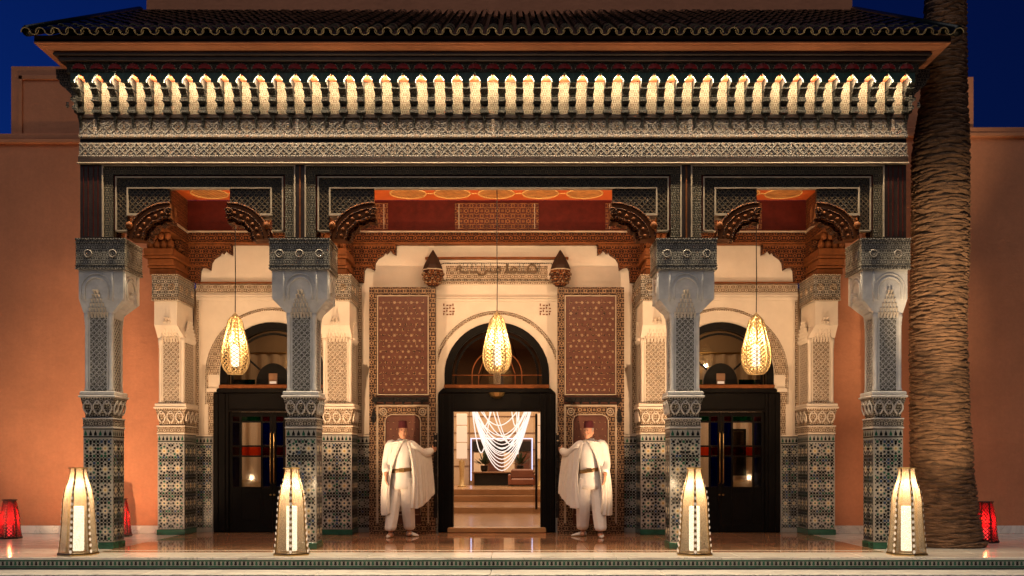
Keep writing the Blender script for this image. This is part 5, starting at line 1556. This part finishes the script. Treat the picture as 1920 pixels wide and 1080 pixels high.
# ------------------------------------------------------------------ palm
palm = thing('palm_tree', 'tall rough palm trunk rising past the roof corner', 'palm', (X(1772, .62), .62, 0))
PYc = .62
rows_ = [(1034, 1698, 1848), (1015, 1704, 1841), (960, 1709, 1832), (870, 1708, 1822), (750, 1707, 1815), (600, 1706, 1811), (450, 1710, 1816), (300, 1711, 1816), (150, 1728, 1812), (40, 1734, 1811), (-120, 1738, 1806), (-300, 1742, 1800)]
spine = []
for py, a, c in rows_:
    z = Z(py, PYc - .2) if py < 1020 else (0.0 if py == 1034 else .06)
    spine.append((z, X((a + c) / 2, PYc), (c - a) / 2 * (CAMD + PYc) / FPX * .965))
def sp_at(z):
    if z <= spine[0][0]: return spine[0][1:]
    for (z0, x0, r0), (z1, x1, r1) in zip(spine, spine[1:]):
        if z0 <= z <= z1:
            f = (z - z0) / (z1 - z0); f = f * f * (3 - 2 * f)
            return x0 + (x1 - x0) * f, r0 + (r1 - r0) * f
    return spine[-1][1:]
b = MB(); nr, na = 90, 40
b.rings([[(sp_at(z)[0] + (sp_at(z)[1] - .020) * math.cos(2 * PI * k / na), PYc + (sp_at(z)[1] - .020) * math.sin(2 * PI * k / na), z) for k in range(na)] for z in [8.6 * i / nr for i in range(nr + 1)]], 'palm_core')
b.build('trunk', palm, smooth=True)
b = MB(); rnd = random.Random(21)
z = .0; row = 0
while z < 8.5:
    cx, r = sp_at(z)
    nsc = 10 if z > .9 else 11
    for k in range(nsc):
        a = 2 * PI * (k + .5 * (row % 2) + rnd.uniform(-.22, .22)) / nsc
        wA = 2 * PI / nsc * rnd.uniform(.55, .95)
        h = rnd.uniform(.032, .060); zz = z + rnd.uniform(-.024, .024); lip = rnd.uniform(.004, .019)
        tilt = rnd.uniform(-.022, .022)
        def q(da, dz, dr):
            return (cx + (r + dr) * math.cos(a + da), PYc + (r + dr) * math.sin(a + da), max(0.0, zz + dz + tilt * da / wA))
        P = [q(-wA, h * .50, -.022), q(-wA * .45, 0, -.013), q(0, -h * .15, -.009), q(wA * .45, 0, -.013), q(wA, h * .5, -.022),
             q(-wA * .55, h * .75, lip * .55), q(0, h * .62, lip), q(wA * .55, h * .75, lip * .55),
             q(-wA * .5, h * 1.02, lip * .2 - .01), q(0, h * 1.0, lip * .5 - .006), q(wA * .5, h * 1.02, lip * .2 - .01)]
        b.add(P, [(0, 1, 5), (1, 2, 6, 5), (2, 3, 7, 6), (3, 4, 7), (5, 6, 9, 8), (6, 7, 10, 9), (0, 5, 8), (4, 10, 7)], 'palm_bark')
    z += .037 + rnd.uniform(-.008, .008); row += 1
b.build('leaf_bases', palm, kind='stuff')

# garden floodlights in front of the steps and uplights let into the floor behind the front columns, plus added column fills
def ground_spot(x, y, aim, energy, spot, z, col=(1.0, .74, .45), blend=.8):
    lamp('ground_spot', 'SPOT', (x, y, z), energy, col, .03, aim=aim, spot=spot, blend=blend)
# ------------------------------------------------------------------ the two doormen
def cr(pts, n):
    """Catmull-Rom through points"""
    pts = [Vector(p) for p in pts]; out = []
    for i in range(len(pts) - 1):
        p0, p1, p2, p3 = pts[max(i - 1, 0)], pts[i], pts[i + 1], pts[min(i + 2, len(pts) - 1)]
        for k in range(n):
            t = k / n
            out.append(.5 * ((2 * p1) + (p2 - p0) * t + (2 * p0 - 5 * p1 + 4 * p2 - p3) * t * t + (3 * p1 - p0 - 3 * p2 + p3) * t ** 3))
    out.append(pts[-1]); return out

def person(m, loc, label, turn, variant):
    """built for the man at negative X (arm reaching towards +X); m = -1 mirrors him"""
    px, py, _ = loc
    t = thing('person', label, 'person', loc, 'doormen in white capes')
    bt = 0.0 if variant == 0 else .10
    cb_, sb_ = math.cos(bt), math.sin(bt); wx = .88 if variant == 0 else .94
    W = lambda p: (m * px + p[0] * wx * cb_ - p[1] * sb_, py + p[0] * wx * sb_ + p[1] * cb_, p[2])          # builder coordinates before mirroring
    def B(): return MB(m)
    def loft(b, secs, mat, n=20, cap=True):
        """secs: (centre x, y, z, rx, ry)"""
        b.rings([[W((c[0] + c[3] * math.cos(2 * PI * k / n), c[1] + c[4] * math.sin(2 * PI * k / n), c[2])) for k in range(n)] for c in secs], mat, cap)
    ht = .0
    cz, sz_ = math.cos(turn), math.sin(turn)
    HX, HY = .035, -.05                                     # head sits forward of the neck
    def hd(p):  # head local -> body: turned about z
        return (HX + p[0] * cz - p[1] * sz_, HY + p[0] * sz_ + p[1] * cz, p[2])
    sh_h = (-.205, .0, 1.40); el_h = (-.255, -.05, 1.13); wr_h = (-.235, -.235, .955)          # hanging arm
    sh_r = (.20, .02, 1.40); el_r = (.37, .22, 1.285); wr_r = (.50, .455, 1.335)             # reaching arm
    hip_l, kn_l, an_l = (-.095, .0, .86), (-.135, -.05, .47), (-.165, -.16, .085)
    hip_r, kn_r, an_r = (.095, .0, .86), (.115, .01, .47), (.135, .10, .085)
    # --- body: one closed surface (parts overlap and are fused by a voxel remesh)
    b = B()
    loft(b, [(0, .0, .80, .10, .09), (0, .0, .86, .165, .115), (0, .0, .95, .17, .12), (0, -.01, 1.05, .16, .12), (0, -.005, 1.18, .165, .12), (0, 0, 1.30, .18, .115), (0, .005, 1.40, .175, .095), (.0, .005, 1.45, .10, .07), (.01, -.01, 1.49, .06, .06)], 'skin')
    b.tube([W((.008, .0, 1.44)), W((.02, -.025, 1.52)), W((HX, HY + .01, 1.58))], [.062, .055, .056], 'skin', 14)
    prof = [(1.505, .018, .022, -.060), (1.515, .036, .040, -.045), (1.535, .052, .062, -.025), (1.56, .062, .078, -.010), (1.59, .069, .088, .0), (1.62, .073, .093, .005), (1.65, .075, .096, .008), (1.68, .073, .095, .010), (1.71, .062, .080, .012), (1.73, .040, .052, .012), (1.738, .012, .016, .012)]
    n = 20
    b.rings([[W(hd((rx * math.cos(2 * PI * k / n), oy + ry * math.sin(2 * PI * k / n), z))) for k in range(n)] for z, rx, ry, oy in prof], 'skin')
    # nose, brow, cheeks, chin, ears
    b.rings([[W(hd(p)) for p in r] for r in ([(-.008, -.085, 1.635), (.008, -.085, 1.635), (.006, -.070, 1.638), (-.006, -.070, 1.638)], [(-.016, -.108, 1.592), (.016, -.108, 1.592), (.014, -.075, 1.59), (-.014, -.075, 1.59)], [(-.015, -.098, 1.582), (.015, -.098, 1.582), (.012, -.075, 1.58), (-.012, -.075, 1.58)])], 'skin')
    for s in (-1, 1):
        b.rings([[W(hd((s * (.073 + dx * .5), .012 + .020 * math.cos(2 * PI * k / 8) + dx, 1.607 + .034 * math.sin(2 * PI * k / 8)))) for k in range(8)] for dx in (-.01, .014)], 'skin')
        b.rings([[W(hd((s * .034 + r_ * math.cos(2 * PI * k / 8), yy, 1.585 + r_ * math.sin(2 * PI * k / 8)))) for k in range(8)] for r_, yy in ((.022, -.055), (.016, -.082))], 'skin')
    # arms
    b.tube([W(p) for p in cr([(-.15, 0, 1.42), sh_h, el_h, wr_h], 4)], [.05, .06, .062, .06, .058, .054, .050, .046, .045, .043, .040, .036, .032], 'skin', 12)
    b.tube([W(p) for p in cr([(.15, .01, 1.42), sh_r, el_r, wr_r], 4)], [.05, .06, .062, .06, .058, .054, .050, .046, .045, .043, .040, .036, .030], 'skin', 12)
    # hands: palm and five fingers
    def hand(wr, fw, side, palmn, curl):
        wr, fw, side, palmn = Vector(wr), Vector(fw).normalized(), Vector(side).normalized(), Vector(palmn).normalized()
        def ob(c, rx, ry, n=10): return [W(c + side * (rx * math.cos(2 * PI * k / n)) + palmn * (ry * math.sin(2 * PI * k / n))) for k in range(n)]
        b.rings([ob(wr - fw * .02, .030, .024), ob(wr + fw * .02, .034, .020), ob(wr + fw * .06, .044, .019), ob(wr + fw * .095, .043, .017), ob(wr + fw * .105, .036, .012)], 'skin')
        for i, (o, L) in enumerate(((-.033, .072), (-.011, .082), (.011, .078), (.033, .060))):
            pts = [wr + fw * .085 + side * o]; d = fw.copy(); p = pts[0].copy()
            for k in range(4):
                d = (d + palmn * curl * (.5 + k * .35)).normalized()
                p = p + d * (L + .02) / 4; pts.append(p.copy())
            b.tube([W(q) for q in pts], [.0105, .0105, .0098, .009, .0068], 'skin', 8)
        p0 = wr + fw * .025 - side * .030
        b.tube([W(p0), W(p0 + (fw * .5 - side * .8) * .035 + palmn * .008), W(p0 + (fw * .9 - side * .6) * .062 + palmn * .018), W(p0 + (fw * 1.2 - side * .4) * .082 + palmn * .03)], [.016, .0135, .012, .008], 'skin', 8)
    hand(wr_h, (.03, -.06, -1), (.25, -.9, 0), (1, .25, 0), .32)
    hand(wr_r, (.16, .85, .10), (-.1, .05, -1), (-1, .1, 0), -.22)
    # legs and feet
    for hp, kn, an, in ((hip_l, kn_l, an_l), (hip_r, kn_r, an_r)):
        b.tube([W(p) for p in cr([hp, kn, an], 5)], [.088, .085, .078, .070, .062, .058, .057, .056, .050, .042, .038], 'skin', 14)
        b.tube([W((an[0], an[1] + .04, .045)), W((an[0], an[1] - .05, .04)), W((an[0], an[1] - .13, .03))], [(.036, .036), (.042, .030), (.03, .02)], 'skin', 10)
    body = b.build('body', t, smooth=True)
    rm = body.modifiers.new('fuse', 'REMESH'); rm.mode = 'VOXEL'; rm.voxel_size = .0058; rm.use_smooth_shade = True
    sm = body.modifiers.new('soften', 'SMOOTH'); sm.factor = .5; sm.iterations = 2
    # --- face details
    for s in (-1, 1):
        b = B(); c = hd((s * .029, -.0835, 1.632)); n = 8
        b.rings([[W((c[0] + r_ * 1.5 * math.cos(2 * PI * k / n), c[1] + dy, c[2] + r_ * .8 * math.sin(2 * PI * k / n))) for k in range(n)] for r_, dy in ((.0062, .01), (.0062, -.0025), (.003, -.005))], 'eye_brown'); b.build('eye', body)
        b = B(); b.tube([W(hd((s * q, -.088 + abs(q - .03) * .25, 1.650 - abs(q - .028) * .18))) for q in (.012, .024, .036, .047)], [.002, .0034, .003, .0015], 'hair_dark' if variant == 0 else 'hair_grey', 6); b.build('eyebrow', body)
    b = B(); b.tube([W(hd((q, -.0845 + abs(q) * .35, 1.556 + q * q * 9))) for q in (-.027, -.014, 0, .014, .027)], [.002, .005, .006, .005, .002], 'lip', 6); b.build('mouth', body)
    b = B()
    b.rings([[W(hd((rx * 1.03 * math.cos(a), oy + ry * 1.02 * math.sin(a), z))) for a in [(-.28 + k / 14 * (PI + .56)) for k in range(15)]] for z, rx, ry, oy in ((1.585, .070, .088, .004), (1.62, .0745, .094, .006), (1.66, .077, .098, .008), (1.70, .068, .088, .012))], 'hair_dark' if variant == 0 else 'hair_grey', cap=False, closed=False)
    b.build('hair', t, smooth=True)
    if variant == 1:
        b = B(); b.tube([W(hd((q, -.0875 + abs(q) * .4, 1.571 - abs(q) * .2))) for q in (-.03, -.016, 0, .016, .03)], [.002, .006, .005, .006, .002], 'hair_grey', 6); b.build('moustache', t, smooth=True)
    # --- fez
    b = B(); n = 24
    b.rings([[W(hd((r_ * math.cos(2 * PI * k / n), .008 + r_ * 1.16 * math.sin(2 * PI * k / n), z))) for k in range(n)] for z, r_ in ((1.672, .0795), (1.673, .083), (1.72, .078), (1.775, .071), (1.782, .066), (1.783, .01))], 'fez_felt'); fz = b.build('fez', t, smooth=False)
    b = B(); b.tube([W(hd((0, .008, 1.783))), W(hd((0, .008, 1.792)))], .006, 'hair_dark', 6); b.build('stalk', fz)
    # --- shirt with collar and sleeves
    b = B()
    loft(b, [(0, -.01, .735, .205, .150), (0, -.01, .80, .197, .145), (0, -.008, .88, .188, .138), (0, -.005, .98, .178, .138), (0, -.01, 1.035, .172, .136), (0, -.012, 1.07, .178, .142), (0, -.005, 1.18, .186, .142), (0, 0, 1.30, .198, .136), (0, .005, 1.385, .198, .115), (0, .008, 1.435, .150, .092), (.005, .0, 1.47, .085, .075), (.012, -.012, 1.495, .068, .066)], 'shirt_cloth', 26)
    shirt = b.build('shirt', t, smooth=True)
    b = B(); b.tube([W(p) for p in cr([(-.13, 0, 1.415), sh_h, el_h, (wr_h[0] - .002, wr_h[1] + .02, wr_h[2] + .035)], 4)], [.06, .07, .074, .074, .072, .070, .068, .066, .065, .064, .062, .058, .050], 'shirt_cloth', 14); b.build('sleeve', shirt, smooth=True)
    b = B(); b.tube([W(p) for p in cr([(.13, .01, 1.415), sh_r, el_r, (wr_r[0] - .012, wr_r[1] - .045, wr_r[2] - .006)], 4)], [.06, .07, .074, .074, .072, .070, .068, .068, .068, .067, .066, .062, .054], 'shirt_cloth', 14); b.build('sleeve', shirt, smooth=True)
    b = B(); b.rings([[W((.012 + rx * math.cos(2 * PI * k / 18), -.012 + ry * math.sin(2 * PI * k / 18), z)) for k in range(18)] for z, rx, ry in ((1.47, .078, .074), (1.50, .072, .070), (1.512, .068, .066), (1.505, .060, .058))], 'shirt_cloth', cap=False); b.build('collar', shirt, smooth=True)
    b = B(); tl = .018 if variant == 0 else -.024
    n = 26
    b.rings([[W((0 + rx * math.cos(2 * PI * k / n), -.01 + ry * math.sin(2 * PI * k / n), z + tl * math.cos(2 * PI * k / n))) for k in range(n)] for z, rx, ry in ((.992, .178, .140), (1.0, .187, .150), (1.045, .186, .150), (1.053, .176, .141))], 'belt_leather'); bl = b.build('belt', t, smooth=True)
    b = B(); b.rings([[W((.02 + w_ * a_, yy, 1.022 + h_ * c_)) for a_, c_ in ((-1, -1), (1, -1), (1.2, 0), (1, 1), (-1, 1), (-1.2, 0))] for w_, h_, yy in ((.045, .03, -.158), (.04, .026, -.170))], 'brass'); b.build('buckle', bl)
    # --- baggy trousers gathered at the ankle
    b = B(); n = 26
    for hp, kn, an, s in ((hip_l, kn_l, an_l, -1), (hip_r, kn_r, an_r, 1)):
        path = cr([(hp[0] - s * .005, hp[1], .90), (hp[0] + s * .005, hp[1], .74), (kn[0], kn[1], .47), ((kn[0] * .4 + an[0] * .6), (kn[1] * .4 + an[1] * .6), .26), (an[0], an[1], .125), (an[0], an[1], .10)], 6)
        rr = []
        for i, p in enumerate(path):
            f = i / (len(path) - 1)
            r_ = (.105 + .012 * math.sin(f * 5)) if f < .72 else .105 - (f - .72) / .28 * .050
            rr.append(r_)
        rs = []
        for i, p in enumerate(path):
            f = i / (len(path) - 1)
            rs.append([W((p[0] + rr[i] * (1 + .045 * math.sin(5 * 2 * PI * k / n + f * 4) * (.4 + f) + .03 * math.sin(11 * 2 * PI * k / n)) * math.cos(2 * PI * k / n), p[1] + rr[i] * 1.12 * (1 + .05 * math.sin(7 * 2 * PI * k / n + f * 6) * (.3 + f)) * math.sin(2 * PI * k / n), p[2])) for k in range(n)])
        b.rings(rs, 'trouser_cloth')
    loft(b, [(0, .0, .72, .06, .09), (0, .0, .78, .185, .13), (0, 0, .90, .18, .132), (0, 0, .97, .168, .128)], 'trouser_cloth', n)
    tr = b.build('trousers', t, smooth=True)
    r2 = tr.modifiers.new('fuse', 'REMESH'); r2.mode = 'VOXEL'; r2.voxel_size = .009; r2.use_smooth_shade = True
    s2 = tr.modifiers.new('soften', 'SMOOTH'); s2.factor = .5; s2.iterations = 3
    # --- pointed slippers
    for an, ang in ((an_l, -.15 if variant == 0 else -.1), (an_r, .95 if variant == 0 else 1.1)):
        b = B(); ca, sa = math.cos(ang), math.sin(ang); n = 14
        secs = [(.065, .030, .050, .04), (.05, .040, .075, .0), (.0, .044, .085, .0), (-.06, .048, .062, .0), (-.12, .046, .046, .0), (-.17, .034, .034, .0), (-.205, .014, .022, .0)]
        def S(l, u, z): return W((an[0] + u * ca - l * sa, an[1] + .02 + u * sa + l * ca, z))
        b.rings([[S(l, w_ * math.cos(2 * PI * k / n), max(.001, h_ / 2 + .002 + h_ / 2 * math.sin(2 * PI * k / n))) for k in range(n)] for l, w_, h_, _ in secs], 'shoe_leather'); sh = b.build('slipper', t, smooth=True)
        b = B(); b.rings([[S(l + dl, w_ * 1.04 * s_, z) for (l, w_, dl, s_) in [(q[0], q[1], 0, 1) for q in secs] + [(q[0], q[1], 0, -1) for q in secs[::-1]]] for z in (.0005, .010)], 'belt_leather'); b.build('sole', sh)
    # --- cape: a sheet with folds hung from the shoulders and the raised arm
    top = [(.055, -.125, 1.475), (-.035, -.145, 1.455), (-.135, -.10, 1.445), (-.225, -.02, 1.405), (-.24, .07, 1.39), (-.14, .135, 1.455), (.0, .12, 1.49), (.14, .145, 1.465), (.26, .19, 1.39), (.38, .30, 1.35), (.475, .40, 1.372), (.44, .30, 1.375), (.36, .13, 1.36), (.27, .02, 1.405), (.17, -.07, 1.445), (.11, -.10, 1.465)]
    bot = [(-.155, -.24, .37), (-.225, -.22, .335), (-.305, -.14, .33), (-.345, -.02, .33), (-.33, .17, .34), (-.17, .26, .36), (.0, .27, .38), (.16, .28, .42), (.30, .32, .48), (.44, .40, .58), (.545, .46, .66), (.51, .34, .60), (.41, .18, .50), (.32, .03, .44), (.22, -.08, .43), (.145, -.12, .46)]
    mid = [(-.13, -.215, 1.06), (-.20, -.185, .98), (-.285, -.08, .98), (-.315, .0, .98), (-.285, .13, .98), (-.15, .20, .98), (.0, .20, 1.0), (.15, .22, 1.0), (.29, .27, 1.0), (.42, .36, 1.0), (.52, .44, 1.02), (.49, .33, 1.0), (.40, .17, .98), (.30, .03, .98), (.235, -.055, 1.0), (.20, -.09, 1.05)]
    T_, M_, B_ = cr(top, 7), cr(mid, 7), cr(bot, 7)
    N = len(T_); NV = 22
    b = B(); vs = []
    for j in range(NV + 1):
        v = j / NV
        for i in range(N):
            a, c, d = T_[i], M_[i], B_[i]
            # quadratic through top, mid (v=.42), bottom
            v0 = .42
            L0 = (v - v0) * (v - 1) / (v0); L1 = v * (v - 1) / (v0 * (v0 - 1)); L2 = v * (v - v0) / (1 - v0)
            p = a * L0 + c * L1 + d * L2
            i0, i1 = max(i - 1, 0), min(i + 1, N - 1)
            tg = (M_[i1] - M_[i0]); nn = Vector((tg.y, -tg.x, 0)); nn = nn.normalized() if nn.length > 1e-6 else nn
            amp = (.028 if variant == 0 else .034) * min(1, v * 1.6) * (.55 + .45 * math.sin(i * .21 + variant))
            p = p + nn * (amp * math.sin(i * .98 + 1.2 * v + variant * 2) + .010 * min(1, v * 2) * math.sin(i * 2.1 + 3 * v))
            vs.append(W(tuple(p)))
    fs = [(j * N + i, j * N + i + 1, (j + 1) * N + i + 1, (j + 1) * N + i) for j in range(NV) for i in range(N - 1)]
    b.add(vs, fs, 'cape_cloth')
    cp = b.build('cape', t, smooth=True)
    so = cp.modifiers.new('thickness', 'SOLIDIFY'); so.thickness = .006
    sb = cp.modifiers.new('round', 'SUBSURF'); sb.levels = 1; sb.render_levels = 1
    b = B(); b.tube([W(tuple(p + Vector((0, -.006, .004)))) for p in T_[:16]], .011, 'cape_cloth', 6); b.tube([W(tuple(p + Vector((0, .006, .008)))) for p in T_[32:58]], .011, 'cape_cloth', 6); b.build('cape_hem', cp, smooth=True)
    return t
person(1, (-1.462, 2.3, 0), 'man in white cape and red fez holding the door leaf away from the palm', .22, 0)
person(-1, (1.462, 2.3, 0), 'man in white cape and red fez holding the door leaf on the palm side', .45, 1)
ground_spot(5.52, -3.4, (6.05, .2, 1.7), 260, 25, -.20, blend=1.0)
ground_spot(5.52, -3.4, (6.05, .2, 3.5), 600, 25, -.20, blend=1.0)
ground_spot(-8.6, -.7, (-6.3, 2.95, 1.9), 120, 60, .06, col=(1.0, .68, .38), blend=1.0)
for x in (-5.0, -3.0, -1.0, 1.0, 3.0, 5.0):
    ground_spot(x, -4.2, (x, -.4, 6.8), 290, 25, -.62, col=(1.0, .66, .38), blend=1.0)
UP = (1.0, .64, .36)
for s in (-1, 1):
    ground_spot(s * 2.62, .72, (s * .55, YW, 4.1), 200, 78, .03, col=UP, blend=1.0)
    ground_spot(s * 2.66, .74, (s * 3.75, YW, 4.2), 120, 70, .03, col=UP, blend=1.0)
    ground_spot(s * 5.20, .72, (s * 4.0, YW, 4.3), 80, 66, .03, col=UP, blend=1.0)
    ground_spot(s * 5.34, .74, (s * 6.2, YF, 2.0), 95 if s < 0 else 22, 104, .03, col=UP, blend=1.0)
# unseen fill lights added behind the portal heads to even out the porch
for x, w in ((0, 3.9), (-3.88, 1.7), (3.88, 1.7)):
    lamp('porch_fill_light', 'AREA', (x, .30, 4.86), 7.5 * w, (1.0, .68, .40), (w, .05), aim=(x, 3.2, 3.9))
for x in (-5.2, -2.53, 2.53, 5.2):  # unseen fill spots added to brighten the column fronts
    ground_spot(x * .98, -4.8, (x, 0, 2.75), 190, 17, -.62, col=(1.0, .87, .72), blend=.9)
